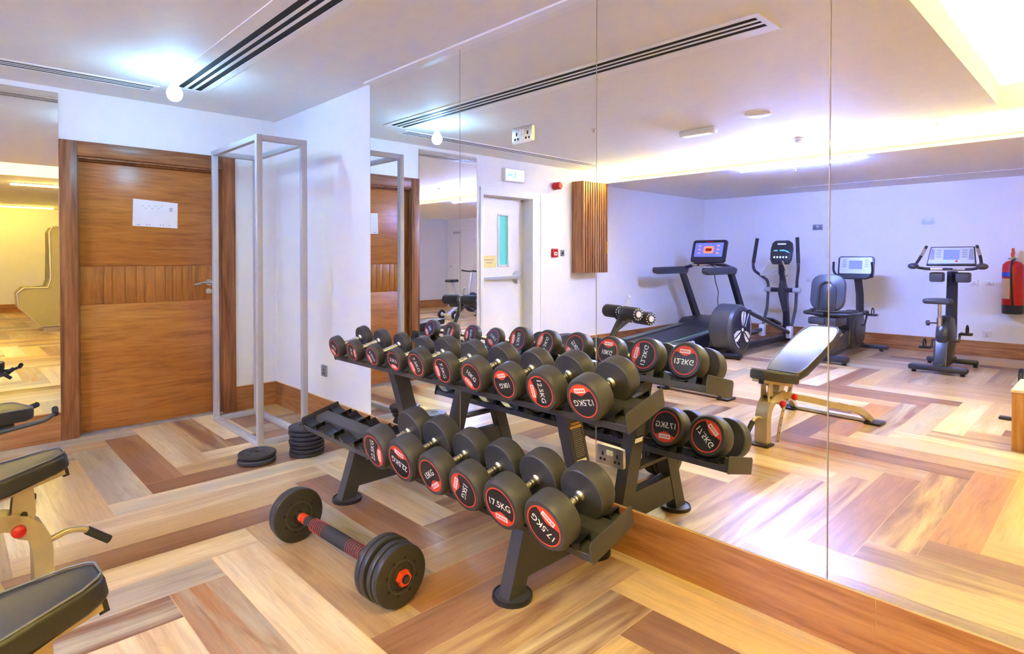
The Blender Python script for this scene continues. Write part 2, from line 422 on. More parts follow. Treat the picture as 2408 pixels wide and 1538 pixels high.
# skirting tiles
def skirt(name, axis, a, b_, fixed, side, hb=.205):
    q = B(); t = .012; s = a
    while s < b_-1e-4:
        e = min(s+1.2, b_)
        if axis == 'x':
            q.b2((s+.0012, fixed, 0), (e-.0012, fixed+side*t, hb)); q.b2((s, fixed, 0), (e, fixed+side*(t-.003), hb+.005), mi=1)
        else:
            q.b2((fixed, s+.0012, 0), (fixed+side*t, e-.0012, hb)); q.b2((fixed, s, 0), (fixed+side*(t-.003), e, hb+.005), mi=1)
        s = e
    return struct(name, q, ['base_x' if axis == 'x' else 'base_y', 'grout'])
skirt('baseboard_back', 'x', -.26+.0, XR, 0, -1) if False else skirt('baseboard_back', 'x', .94-1.2+.26, XR, 0, -1)
skirt('baseboard_left', 'y', -.358, -.012, 0, 1)
skirt('baseboard_left_2', 'y', -2.453, -1.573, 0, 1)
skirt('baseboard_left_3', 'y', YF+.012, -3.513, 0, 1)
skirt('baseboard_front', 'x', 0.013, 6.38, YF, 1)
skirt('baseboard_right', 'y', YF+.013, -.013, XR, -1)
# the room narrows at its far end: a block of wall with a white glazed door, another white door beside it
BX0, BY1 = 7.62, -4.95
struct('wall_block', B().b2((BX0, YF, 0), (XR, BY1, SOF)), 'paint')
skirt('baseboard_block', 'y', YF+.013, -6.86, BX0, -1); skirt('baseboard_block_2', 'y', -6.44, BY1, BX0, -1)
d = bpy.data.objects.new('door_3', None); C.objects.link(d); d.location = (BX0, -6.65, 0); d['kind'] = 'structure'
def kid(name, bb, mats, parent, label=None, sharp=35):
    return obj(name, bb, mats, parent, True, sharp, label)
kid('door_frame', B().b2((BX0-.03, -6.86, 0), (BX0, -6.82, 2.2), .003).b2((BX0-.03, -6.48, 0), (BX0, -6.44, 2.2), .003).b2((BX0-.03, -6.86, 2.16), (BX0, -6.44, 2.2), .003), 'white', d)
kid('door_leaf', B().b2((BX0-.015, -6.82, 0), (BX0, -6.48, .82)).b2((BX0-.015, -6.82, 2.08), (BX0, -6.48, 2.16)).b2((BX0-.015, -6.82, .82), (BX0, -6.74, 2.08)).b2((BX0-.015, -6.56, .82), (BX0, -6.48, 2.08)), 'white', d)
kid('vision_glass', B().b2((BX0-.008, -6.74, .82), (BX0-.003, -6.56, 2.08)), 'teal', d)
d = bpy.data.objects.new('door_4', None); C.objects.link(d); d.location = (6.98, YF, 0); d['kind'] = 'structure'
kid('door_frame', B().b2((6.38, YF, 0), (6.44, YF+.03, 2.15), .003).b2((7.53, YF, 0), (7.59, YF+.03, 2.15), .003).b2((6.44, YF, 2.09), (7.53, YF+.03, 2.15), .003), 'white', d)
kid('door_leaf', B().b2((6.445, YF, .01), (7.525, YF+.02, 2.085), .003), 'white', d)
kid('door_closer', B().b2((7.02, YF+.02, 1.98), (7.30, YF+.07, 2.04), .008), 'silverp', d)
kid('door_handle', B().cyl((7.44, YF+.02, 1.10), (7.44, YF+.07, 1.10), .012, n=12).cyl((7.44, YF+.065, 1.10), (7.33, YF+.065, 1.10), .010, n=12), 'brushed', d)
for z in (.4, 1.1, 1.8): kid('hinge', B().cyl((6.443, YF+.034, z-.05), (6.443, YF+.034, z+.05), .008, n=10), 'brushed', d)

# ---------------------------------------------------------------- wooden door (structure)
def kid(name, bb, mats, parent, label=None, sharp=35):
    return obj(name, bb, mats, parent, True, sharp, label)
d = bpy.data.objects.new('door_1', None); C.objects.link(d); d.location = (0, -.965, 0); d['kind'] = 'structure'
d['label'] = 'wooden door with a band of vertical boards and a white notice'; d['category'] = 'door'
q = B()
for y0, y1 in ((-1.573, -1.467), (-.464, -.358)): q.b2((0, y0, 0), (.022, y1, 2.182), .002)
kid('door_trim', q, 'trim_v', d)
kid('door_head_trim', B().b2((0, -1.4665, 2.075), (.022, -.4645, 2.182), .002), 'trim_h', d)
q = B()
for x0, x1, t in ((-.2, -.105, .036), (-.105, -.052, .022), (-.052, 0, .010)):
    q.b2((x0, -1.467, 0), (x1, -1.467+t, 2.075)); q.b2((x0, -.464-t, 0), (x1, -.464, 2.075)); q.b2((x0, -1.467+t, 2.075-t-.006), (x1, -.464-t, 2.075))
kid('door_jamb', q, 'trim_v', d)
q = B(); LY0, LY1 = -1.445, -.486; XL = -.058
q.b2((-.10, LY0, .012), (XL, LY1, .968), .0015); q.b2((-.10, LY0, 1.262), (XL, LY1, 2.043), .0015); q.b2((-.10, LY0, .96), (XL-.004, LY1, 1.27))
lf = kid('door_leaf', q, 'door', d)
q = B(); ys = [0, .155, .215, .300, .378, .440, .515, .592, .648, .722, .798, .850, 1.]
for a, e in zip(ys, ys[1:]):
    q.b2((XL-.02, LY0+(LY1-LY0)*a+.0022, .9715), (XL, LY0+(LY1-LY0)*e-.0022, 1.2585), .0012)
kid('door_board_band', q, 'door_v', d)
q = B().cyl((XL, -.552, 1.118), (XL+.012, -.552, 1.118), .027)
q.cyl((XL, -.552, 1.118), (XL+.05, -.552, 1.118), .010)
q.tube([(XL+.05, -.545, 1.119), (XL+.054, -.58, 1.120), (XL+.053, -.62, 1.116), (XL+.05, -.675, 1.100)], [.0115, .0105, .009, .0105], 12)
kid('door_handle', q, 'brushed', d)
q = B().lathe([(.026, 0), (.026, .006), (.022, .010), (.012, .011), (.012, .014), (0, .014)], (XL, -.552, 1.042), (1, 0, 0))
q.b2((XL+.0138, -.5535, 1.036), (XL+.0146, -.5505, 1.048))
kid('keyhole_rose', q, 'brushed', d)
q = B().prism([(-1.10, 1.790), (-.785, 1.772), (-.789, 1.566), (-1.106, 1.576)], 0, .0015, plane_mt((XL, 0, 0), (0, 1, 0), (0, 0, 1)))
mt = plane_mt((XL+.0019, 0, 0), (0, 1, 0), (0, 0, 1))
ntc = obj('notice', q, 'paper', d, True)
ntc['label'] = 'white laminated paper notice'
q = B()
for k in range(4): q.prism([(-.845+k*.006, 1.733), (-.842+k*.006, 1.733), (-.842+k*.006, 1.700), (-.845+k*.006, 1.700)], 0, .0004, mt)
for yy in (-1.075, -1.062, -1.01, -.99, -.915, -.895, -.85): q.prism([(yy, 1.592), (yy+.006, 1.592), (yy+.006, 1.584), (yy, 1.584)], 0, .0004, mt)
for k in range(7): q.prism([(-1.04+k*.022, 1.74-.02*(k % 2)), (-1.028+k*.022, 1.74-.02*(k % 2)), (-1.028+k*.022, 1.737-.02*(k % 2)), (-1.04+k*.022, 1.737-.02*(k % 2))], 0, .0004, mt)
obj('notice_print', q, 'ink', ntc, True)
struct('trim_2', B().b2((-.2, -1.4665, .0), (.004, -.4645, .010)), 'marble')

# white fire door (structure)
d = bpy.data.objects.new('door_2', None); C.objects.link(d); d.location = (0, -2.95, 0); d['kind'] = 'structure'
d['label'] = 'white fire door with a tall glazed slot and a push bar'; d['category'] = 'door'
q = B()
q.b2((0, -2.50, 0), (.02, -2.453, 2.175), .002); q.b2((0, -3.513, 0), (.02, -3.343, 2.175), .002); q.b2((0, -3.343, 2.085), (.02, -2.50, 2.175), .002)
q.b2((.0, -3.50, 2.145), (.028, -2.46, 2.150)); q.b2((0, -3.49, 0), (.028, -3.484, 2.15))
kid('door_trim', q, 'white', d)
FX = -.15
q = B()
q.b2((FX-.045, -3.30, .01), (FX, -3.06, 2.06)); q.b2((FX-.045, -2.895, .01), (FX, -2.505, 2.06))
q.b2((FX-.045, -3.06, .01), (FX, -2.895, 1.235)); q.b2((FX-.045, -3.06, 1.86), (FX, -2.895, 2.06))
kid('door_leaf', q, 'white', d)
q = B()
q.b2((-.2, -3.342, 0), (FX-.01, -3.30, 2.08)); q.b2((-.2, -3.342, 2.06), (FX-.01, -2.50, 2.083))
kid('door_jamb', q, 'white', d)
q = B()
for a in ((-3.075, -3.055, 1.22, 1.875), (-2.90, -2.88, 1.22, 1.875), (-3.075, -2.88, 1.86, 1.88), (-3.075, -2.88, 1.215, 1.24)): q.b2((FX-.002, a[0], a[2]), (FX+.012, a[1], a[3]), .003)
kid('vision_panel_frame', q, 'white', d)
kid('vision_glass', B().b2((FX-.03, -3.06, 1.235), (FX-.02, -2.895, 1.86)), 'teal', d, 'teal glass slot with corridor light as its own glow')
q = B().b2((FX+.045, -3.20, 1.055), (FX+.075, -2.51, 1.105), .008); q.b2((FX, -2.60, 1.045), (FX+.05, -2.52, 1.115), .006)
kid('push_bar', q, 'silverp', d)
q = B().lathe([(.075, 0), (.075, .02), (.05, .05), (0, .055)], (FX, -3.215, 1.085), (1, 0, 0)); q.b2((FX, -3.25, 1.0), (FX+.05, -3.18, 1.06), .01)
kid('latch_case', q, 'silverp', d)
q = B().b2((FX, -2.855, 1.205), (FX+.002, -2.62, 1.352))
nt_ = kid('door_note', q, 'paper_y', d, 'yellow paper note')
q = B(); mt = plane_mt((FX+.0024, -2.737, 1.285), (0, 1, 0), (0, 0, 1))
for k, wd in ((0, .15), (1, .11)):
    x = -wd/2
    while x < wd/2: q.b2((FX+.0021, -2.737+x, 1.296-k*.035), (FX+.0026, -2.737+x+.012, 1.304-k*.035)); x += .016
obj('note_print', q, 'ink', nt_, True)

# ---------------------------------------------------------------- mirrors
places = ['at the left end next to the corner wall', 'behind the left half of the dumbbell rack', 'behind the right end of the dumbbell rack', 'at the right of the rack, with no socket', 'past the right picture edge']
for k in range(5):
    x0 = 1.648+k*1.0015; x1 = x0+1.0
    if k == 4: x1 = 6.65
    t = thing('wall_mirror', 'tall frameless wall mirror panel '+places[k], 'mirror', (x0, 0, .211), group='mirror panels on the long wall')
    kid('mirror_glass', B().b2((x0+.0012, -.006, .2105), (x1-.0022, -.0015, H-.013)), 'mirror', t, sharp=0)
    q = B().b2((x1-.0022, -.0066, .2105), (x1+.0010, -.0012, H-.013))
    q.b2((x0+.0012, -.0066, .2095), (x1-.0022, -.0012, .2118))
    if k == 0: q.b2((x0-.001, -.0064, .2105), (x0+.0012, -.0012, H-.013))
    kid('polished_edge', q, 'medge', t, sharp=0)
t = thing('wall_mirror', 'narrow frameless mirror left of the wooden door', 'mirror', (0, -2.0, .211))
kid('mirror_glass', B().b2((.0015, -2.40, .2105), (.006, -1.5745, 2.508)), 'mirror', t, sharp=0)
kid('polished_edge', B().b2((.0012, -2.4025, .2105), (.0066, -2.40, 2.508)).b2((.0012, -2.40, 2.508), (.0066, -1.5745, 2.511)).b2((.0012, -1.5745, .2105), (.0066, -1.5732, 2.508)), 'medge', t, sharp=0)

# ---------------------------------------------------------------- sockets and wall fittings
def socket(label, o, xd, gangs, mats=('brushed', 'dark', 'plastic_w'), w_=.147, h_=.088, group=None, th=.009, name='wall_socket'):
    """a UK socket plate on a wall; o is the plate centre on the wall, xd its horizontal direction seen from the front"""
    t = thing(name, label, 'socket', o, group=group)
    mt = plane_mt(o, xd, (0, 0, 1))
    kid('socket_plate', B().prism(rrect(w_, h_, .006), 0, th, mt, bev=.002), mats[0], t)
    s = B()
    cs = [(-.04,), (.04,)] if gangs == 2 else [(0,)]
    for (cx,) in cs:
        q = B()
        for px, py, pw, ph in ((0, .012, .010, .018), (-.011, -.014, .013, .012), (.011, -.014, .013, .012)):
            q.prism([(cx+px-pw/2, py-ph/2-.006), (cx+px+pw/2, py-ph/2-.006), (cx+px+pw/2, py+ph/2-.006), (cx+px-pw/2, py+ph/2-.006)], th-.001, th+.0006, mt)
        kid('pin_holes', q, mats[1], t)
    for sx in ((-.009, .009) if gangs == 2 else (.026,)):
        s.prism(rrect(.013, .022, .002), th-.001, th+.004, mt @ Matrix.Translation((sx, .016, 0)))
    kid('rocker_switch', s, mats[2], t)
    return t
socket('steel double socket high on the mirror', (3.170, -.006, 1.963), (1, 0, 0), 2)
socket('steel double socket low on the mirror behind the dumbbell rack', (3.735, -.006, .419), (1, 0, 0), 2)
socket('grey single socket low on the white wall behind the steel frame', (.937, 0, .427), (1, 0, 0), 1, ('slot', 'dark', 'slot'), .088, .088)
socket('grey socket plate high on the far wall above the elliptical trainer', (1.94, YF, 1.813), (-1, 0, 0), 2, ('slot', 'dark', 'plastic_w'))
socket('pale socket plate high on the far wall above the upright bike', (3.403, YF, 1.843), (-1, 0, 0), 2, ('silverp', 'slot', 'plastic_w'))
for k, (x, z) in enumerate(((1.34, 1.10), (1.80, .98), (3.93, .99), (4.09, .99), (4.07, .30))):
    socket(['white socket plate on the far wall behind the elliptical handles', 'white socket plate on the far wall between elliptical and recumbent bike', 'white socket plate on the far wall, left of the pair by the upright bike', 'white socket plate on the far wall, right of the pair near the extinguisher', 'white socket plate low on the far wall under the extinguisher'][k],
           (x, YF, z), (-1, 0, 0), 1, ('plastic_w', 'slot', 'plastic_w'), .088, .088, 'white sockets on the far wall', .012)

t = thing('exit_sign', 'pale green lit exit sign box above the white fire door', 'sign', (0, -2.99, 2.27))
kid('sign_box', B().b2((0, -3.165, 2.272), (.05, -2.82, 2.437), .006), 'plastic_w', t)
kid('sign_face', B().b2((.05, -3.15, 2.285), (.053, -2.835, 2.425)), 'exit', t)
q = B(); mt = plane_mt((.0532, -2.99, 2.355), (0, 1, 0), (0, 0, 1))
q.sph((.0535, -3.0, 2.395), .011, 10, (.1, 1, 1)); q.tube([(.054, -3.0, 2.38), (.054, -2.985, 2.345), (.054, -3.005, 2.315)], .006, 6); q.tube([(.054, -2.985, 2.345), (.054, -2.955, 2.32)], .006, 6); q.tube([(.054, -3.02, 2.36), (.054, -2.97, 2.37)], .004, 6)
q.prism([(.05, .012), (.09, .012), (.09, .03), (.12, 0), (.09, -.03), (.09, -.012), (.05, -.012)], 0, .0006, mt)
kid('sign_pictogram', q, 'exit_g', t)
t = thing('alarm_sounder', 'red round fire alarm sounder between the exit sign and slatted cabinet', 'alarm', (0, -3.78, 2.29))
kid('sounder_base', B().lathe([(.05, 0), (.05, .03), (.042, .045), (.042, .06), (.05, .07), (.05, .10), (.036, .115), (0, .115)], (0, -3.78, 2.29), (1, 0, 0)), 'red', t)
t = thing('call_point', 'red break glass fire call point beside the white door', 'alarm', (0, -3.77, 1.39))
kid('call_point_case', B().b2((0, -3.825, 1.335), (.035, -3.715, 1.45), .008), 'red', t)
kid('call_point_glass', B().b2((.035, -3.80, 1.36), (.037, -3.74, 1.405)), 'label_w', t)
kid('call_point_dot', B().cyl((.037, -3.77, 1.385), (.0385, -3.77, 1.385), .010).b2((.0345, -3.80, 1.418), (.0358, -3.74, 1.432)), 'dark', t)
t = thing('key_switch', 'small grey switch plate right of the red call point', 'switch', (0, -3.94, 1.395))
kid('switch_plate', B().b2((0, -3.98, 1.35), (.008, -3.90, 1.435), .003), 'slot', t); kid('switch_rocker', B().b2((.008, -3.952, 1.38), (.014, -3.928, 1.405), .002), 'dark', t)
# slatted cabinet
t = thing('slatted_cabinet', 'tall oak cabinet with vertical slats hung on the wall past the fire door', 'cabinet', (0, -4.42, 1.12))
kid('cabinet_body', B().b2((0, -4.70, 1.12), (.17, -4.14, 2.382), .003), 'slat', t)
for k in range(11):
    y = -4.165-k*.0515
    kid('slat', B().b2((.17, y-.016, 1.12), (.205, y+.016, 2.382), .002), 'slat', t)
kid('latch', B().b2((.205, -4.694, 1.38), (.212, -4.668, 1.56), .002), 'yel', t, 'brass coloured latch')

# ---------------------------------------------------------------- ceiling fittings
def slot_vent(label, x0, x1, y0, y1, along):
    t = thing('slot_diffuser', label, 'vent', ((x0+x1)/2, (y0+y1)/2, H), group='linear ceiling vents')
    q = B(); s = B(); z0 = H-.006
    # built along u (length) and v (width)
    if along == 'x': u0, u1, v0, v1 = x0, x1, y0, y1; P = lambda u, v, z: (u, v, z)
    else: u0, u1, v0, v1 = y0, y1, x0, x1; P = lambda u, v, z: (v, u, z)
    def bx(bb, ua, ub, va, vb, za, zb):
        a, b_ = P(ua, va, za), P(ub, vb, zb); bb.b2([min(a[k], b_[k]) for k in range(3)], [max(a[k], b_[k]) for k in range(3)])
    W = v1-v0; fa = W*(.30 if along == 'x' else .16); fb = W*.15; e = .035
    bx(q, u0, u1, v0, v0+fa, z0, H); bx(q, u0, u1, v1-fb, v1, z0, H)
    bx(q, u0, u0+e, v0+fa+.0005, v1-fb-.0005, z0, H); bx(q, u1-e, u1, v0+fa+.0005, v1-fb-.0005, z0, H)
    w_ = (W-fa-fb); n = 3; pt = w_/n
    for k in range(n-1): bx(q, u0+e+.0005, u1-e-.0005, v0+fa+pt*(k+1)-pt*.2, v0+fa+pt*(k+1)+pt*.2, z0+.0005, z0+.0025)
    bx(s, u0+e+.0005, u1-e-.0005, v0+fa+.0005, v1-fb-.0005, z0+.0028, H-.0002)
    kid('vent_frame', q, 'white', t, sharp=0); kid('vent_slots', s, 'dark', t, 'dark slots', sharp=0)
slot_vent('long linear ceiling vent running beside the mirror wall', .60, 4.07, -1.05, -.765, 'x')
slot_vent('linear ceiling vent along the wooden door wall', .375, .545, -4.52, -1.05, 'y')
t = thing('ceiling_bulb', 'bare glowing bulb in a white ceiling holder near the corner', 'light', (1.0, -1.075, H))
q = B().lathe([(0, 0), (.058, 0), (.058, -.008), (.030, -.012), (.030, -.040), (.026, -.044), (.026, -.052), (0, -.052)], (1.0, -1.075, H))
kid('lamp_holder', q, 'plastic_w', t)
q = B().lathe([(.020, -.052), (.021, -.085), (.026, -.10)], (1.0, -1.075, H)); kid('bulb_neck', q, 'plastic_w', t)
q = B().lathe([(.026, -.098), (.038, -.115), (.046, -.135), (.047, -.152), (.040, -.176), (.022, -.192), (0, -.197)], (1.0, -1.075, H)); kid('bulb_globe', q, 'bulb', t)
t = thing('emergency_light', 'white emergency light box on the ceiling between vent and cove', 'light', (2.5, -3.03, H))
kid('light_body', B().b2((2.33, -3.075, H-.055), (2.69, -2.985, H), .012), 'plastic_w', t); kid('light_lens', B().b2((2.36, -3.065, H-.06), (2.64, -2.995, H-.05), .004), 'exit', t)
t = thing('ceiling_speaker', 'flat white round ceiling disc past the emergency light', 'speaker', (3.155, -2.86, H))
kid('speaker_disc', B().lathe([(0, 0), (.10, 0), (.10, -.006), (.085, -.012), (0, -.014)], (3.155, -2.86, H), n=36), 'plastic_w', t)
t = thing('smoke_detector', 'white smoke detector on the ceiling by the bright cove', 'detector', (3.02, -4.144, H))
kid('detector_base', B().lathe([(0, 0), (.055, 0), (.055, -.015), (.045, -.018), (0, -.018)], (3.02, -4.144, H)), 'plastic_w', t)
kid('detector_head', B().lathe([(.042, -.018), (.046, -.03), (.040, -.05), (.02, -.055), (0, -.055)], (3.02, -4.144, H)), 'plastic_w', t)
for (x, y, z, lb) in ((1.815, -2.32, H, 'small chrome sprinkler head on the ceiling near the mirror seam'), (4.15, -4.35, H, 'small sprinkler head on the ceiling in the cove glow'), (2.62, -5.15, SOF, 'small sprinkler head under the lowered ceiling')):
    t = thing('sprinkler_head', lb, 'sprinkler', (x, y, z))
    kid('sprinkler_body', B().lathe([(0, 0), (.022, 0), (.022, -.004), (.007, -.006), (.007, -.022), (.016, -.024), (.016, -.027), (0, -.027)], (x, y, z), n=16), 'brushed', t)
# soffit slot
t = thing('slot_diffuser', 'thin dark slot vent in the lowered ceiling above the exercise bikes', 'vent', (6, -7.1, SOF), group='linear ceiling vents')
kid('vent_frame', B().b2((1.70, -7.15, SOF-.004), (10, -7.125, SOF)).b2((1.70, -7.085, SOF-.004), (10, -7.06, SOF)), 'white', t, sharp=0)
kid('vent_slots', B().b2((1.70, -7.125, SOF-.002), (10, -7.085, SOF)), 'dark', t, 'dark slot', sharp=0)
# lights
t = thing('led_batten', 'cool blue white LED batten at the edge of the lowered ceiling', 'light', (2.74, -4.70, SOF))
kid('batten_body', B().b2((2.14, -4.705, SOF-.018), (3.35, -4.655, SOF), .004), 'plastic_w', t)
kid('batten_tube', B().cyl((2.16, -4.68, SOF-.030), (3.33, -4.68, SOF-.030), .016, n=16), 'batten', t, 'glowing tube')
t = thing('cove_light_strip', 'warm LED strip hidden on top of the lowered ceiling edge', 'light', (3.8, -4.68, SOF+.03))
kid('led_strip', B().b2((.03, -4.72, SOF+.0305), (7.55, -4.68, SOF+.0325)), 'cove', t)
t = thing('light_coffer_panel', 'glowing warm white recessed ceiling panel', 'light', (5.56, -2.5, H+.19))
kid('glow_panel', B().b2((CX0+.002, CY0+.002, H+.185), (CX1-.002, CY1-.002, H+.199)), 'coffer', t)
for k, (x, y, hl) in enumerate(((7.12, -.76, .6), (12.6, -1.6, 1.4), (10.2, -3.0, .6))):  # the last tube is an added fill lamp, unseen, for the far zone
    t = thing('led_batten', ['warm tube light on the ceiling past the recessed panel', 'long warm tube light on the ceiling before the end wall', 'added unseen fill tube warming the far part of the room'][k], 'light', (x, y, H))
    kid('batten_body', B().b2((x-.03, y-hl-.02, H-.02), (x+.03, y+hl+.02, H), .004), 'plastic_w', t)
    kid('batten_tube', B().cyl((x, y-hl, H-.032), (x, y+hl, H-.032), .016, n=16), 'warmtube', t, 'glowing tube')
# ---------------------------------------------------------------- dumbbell rack
TILT = R(14.5); RX0, RX1 = 1.90, 4.113
rk = thing('dumbbell_rack', 'long black two-tier dumbbell rack standing against the mirror', 'rack', (3.0, -.36, 0))
def tray(yc, zc, label, slots, xs):
    """one tilted tray, centred at yc, zc (plate underside front edge at -.122 along the tilt)"""
    mt = Matrix.Translation((0, yc, zc)) @ Matrix.Rotation(TILT, 4, 'X')
    q = B(); D = .122
    pl = [(-D, -.004), (-D, -.030), (-D+.004, -.030), (-D+.004, -.006), (D-.004, -.006), (D-.004, -.030), (D, -.030), (D, -.002), (-D+.002, -.002)]
    q.prism([(y, z) for y, z in pl], RX0, RX1, mt @ Matrix(((0, 0, 1, 0), (1, 0, 0, 0), (0, 1, 0, 0), (0, 0, 0, 1))))
    sh = obj('tray', q, 'rack', rk, True)
    q = B().prism([(-.055, -.002), (-.040, .026), (.040, .026), (.055, -.002)], RX0+.02, RX1-.02, mt @ Matrix(((0, 0, 1, 0), (1, 0, 0, 0), (0, 1, 0, 0), (0, 0, 0, 1))))
    obj('tray_ridge', q, 'rack', sh, True)
    for x in (RX0, RX1):
        s = 1 if x == RX1 else -1
        q = B().prism([(-D-.002, -.034), (D, -.034), (D+.006, -.02), (D+.006, .040), (D, .046), (-D+.008, .046), (-D-.004, .034), (-D-.004, -.026)], 0, .004,
                      mt @ Matrix.Translation((x-(.004 if s > 0 else 0), 0, 0)) @ Matrix(((0, 0, 1, 0), (1, 0, 0, 0), (0, 1, 0, 0), (0, 0, 0, 1))), bev=.001)
        obj('end_plate', q, 'rack', sh, True)
    # moulded cradles, a front and a rear one for every place
    for x in xs:
        for sgn in (-1, 1):
            q = B(); y0, y1 = (-.120, -.058) if sgn < 0 else (.058, .118)
            arc = []
            for k in range(9):
                u = -1+2*k/8; arc.append((u*.082, .004+.030*u*u))
            for (a0, b0), (a1, b1) in zip(arc, arc[1:]):
                v = [q.bm.verts.new(mt @ Vector((x+a, y, b2))) for a, y, b2 in ((a0, y0, b0), (a1, y0, b1), (a1, y1, b1), (a0, y1, b0), (a0, y0, b0-.004), (a1, y0, b1-.004), (a1, y1, b1-.004), (a0, y1, b0-.004))]
                for f in ((0, 1, 2, 3), (7, 6, 5, 4), (4, 5, 1, 0), (6, 7, 3, 2), (5, 6, 2, 1), (7, 4, 0, 3)): q.bm.faces.new([v[i] for i in f])
            for sx in (-1, 1):
                for yy in (y0, y1-.004):
                    w_ = [q.bm.verts.new(mt @ Vector((x+sx*a, y, z))) for y in (yy, yy+.004) for a, z in ((.082, .033), (.080, -.002), (.040, -.002), (.045, .012))]
                    for f in ((0, 1, 2, 3), (7, 6, 5, 4), (0, 4, 5, 1), (1, 5, 6, 2), (2, 6, 7, 3), (3, 7, 4, 0)): q.bm.faces.new([w_[i] for i in f])
            obj('cradle', q, 'blackp', sh, True, label='black plastic cradle')
UX = [2.025+.2168*k for k in range(10)]
LX = [1.995+.2205*k for k in range(10)]
tray(-.298, .7435, 'upper', 10, UX)
tray(-.503, .342, 'lower', 10, LX)
# legs: sloping uprights, short front legs, floor beams, round feet
def bar(bb, a, e, wy, wx, x):
    """rectangular tube in the plane x, from a to e given as (y, z) centre points, cut level at both ends"""
    vs = [bb.bm.verts.new((x+sx*wx/2, y+sy*wy/2, z)) for (y, z) in (a, e) for sx, sy in ((-1, -1), (1, -1), (1, 1), (-1, 1))]
    for f in ((3, 2, 1, 0), (4, 5, 6, 7), (0, 1, 5, 4), (1, 2, 6, 5), (2, 3, 7, 6), (3, 0, 4, 7)): bb.bm.faces.new([vs[i] for i in f])
    return bb
for x in (2.41, 3.71):
    up = obj('upright', bar(B(), (-.095, .012), (-.295, .718), .095, .06, x), 'rack', rk, True)
    obj('front_leg', bar(B(), (-.612, .012), (-.512, .325), .085, .06, x), 'rack', rk, True)
    q = B().b2((x-.027, -.555, .070), (x+.027, -.13, .200)); obj('floor_beam', q, 'rack', rk, True)
    q = B().b2((x-.03, -.60, .300), (x+.03, -.235, .316)); obj('tray_bracket', q, 'rack', rk, True)
    for y in (-.607, -.105):
        ft = obj('foot', B().lathe([(0, 0), (.074, 0), (.076, .004), (.076, .012), (.070, .014), (0, .014)], (x, y, 0), n=40), 'rack', rk, True)
        obj('foot_rim', B().lathe([(.070, 0), (.079, 0), (.080, .006), (.078, .018), (.073, .018), (.070, .013)], (x, y, 0), n=40), 'blackp', ft, True)
    if x > 3:
        # warning stickers on the right upright
        d_ = Vector((0, -.2, .706)).normalized()
        mt = plane_mt((x+.0304, -.264, .61), (0, 1, 0), d_)
        q = B()
        def rc(x0, y0, x1, y1, mi, h=.0003): q.prism([(x0, y0), (x1, y0), (x1, y1), (x0, y1)], 0, h, mt, mi)
        rc(-.036, -.185, .036, .022, 0)
        put_text(q, 'WARNING', .058, .013, mt @ Matrix.Translation((0, .010, .0008)), 2)
        rc(-.036, -.012, .036, .000, 1, .0006)
        for k in range(14):
            xx = -.030
            random.seed(k)
            while xx < .026:
                wd = random.uniform(.004, .012); rc(xx, -.022-k*.0095, min(xx+wd, .030), -.0175-k*.0095, 3, .0006); xx += wd+.003
        rc(-.034, -.180, .030, -.158, 4, .0006)
        obj('warning_label', q, ['label_k', 'yel', 'yel', 'slot', 'label_w'], up, True, sharp=0, label='black and yellow warning sticker')
        mt2 = plane_mt((x+.0304, -.14, .235), (0, 1, 0), d_)

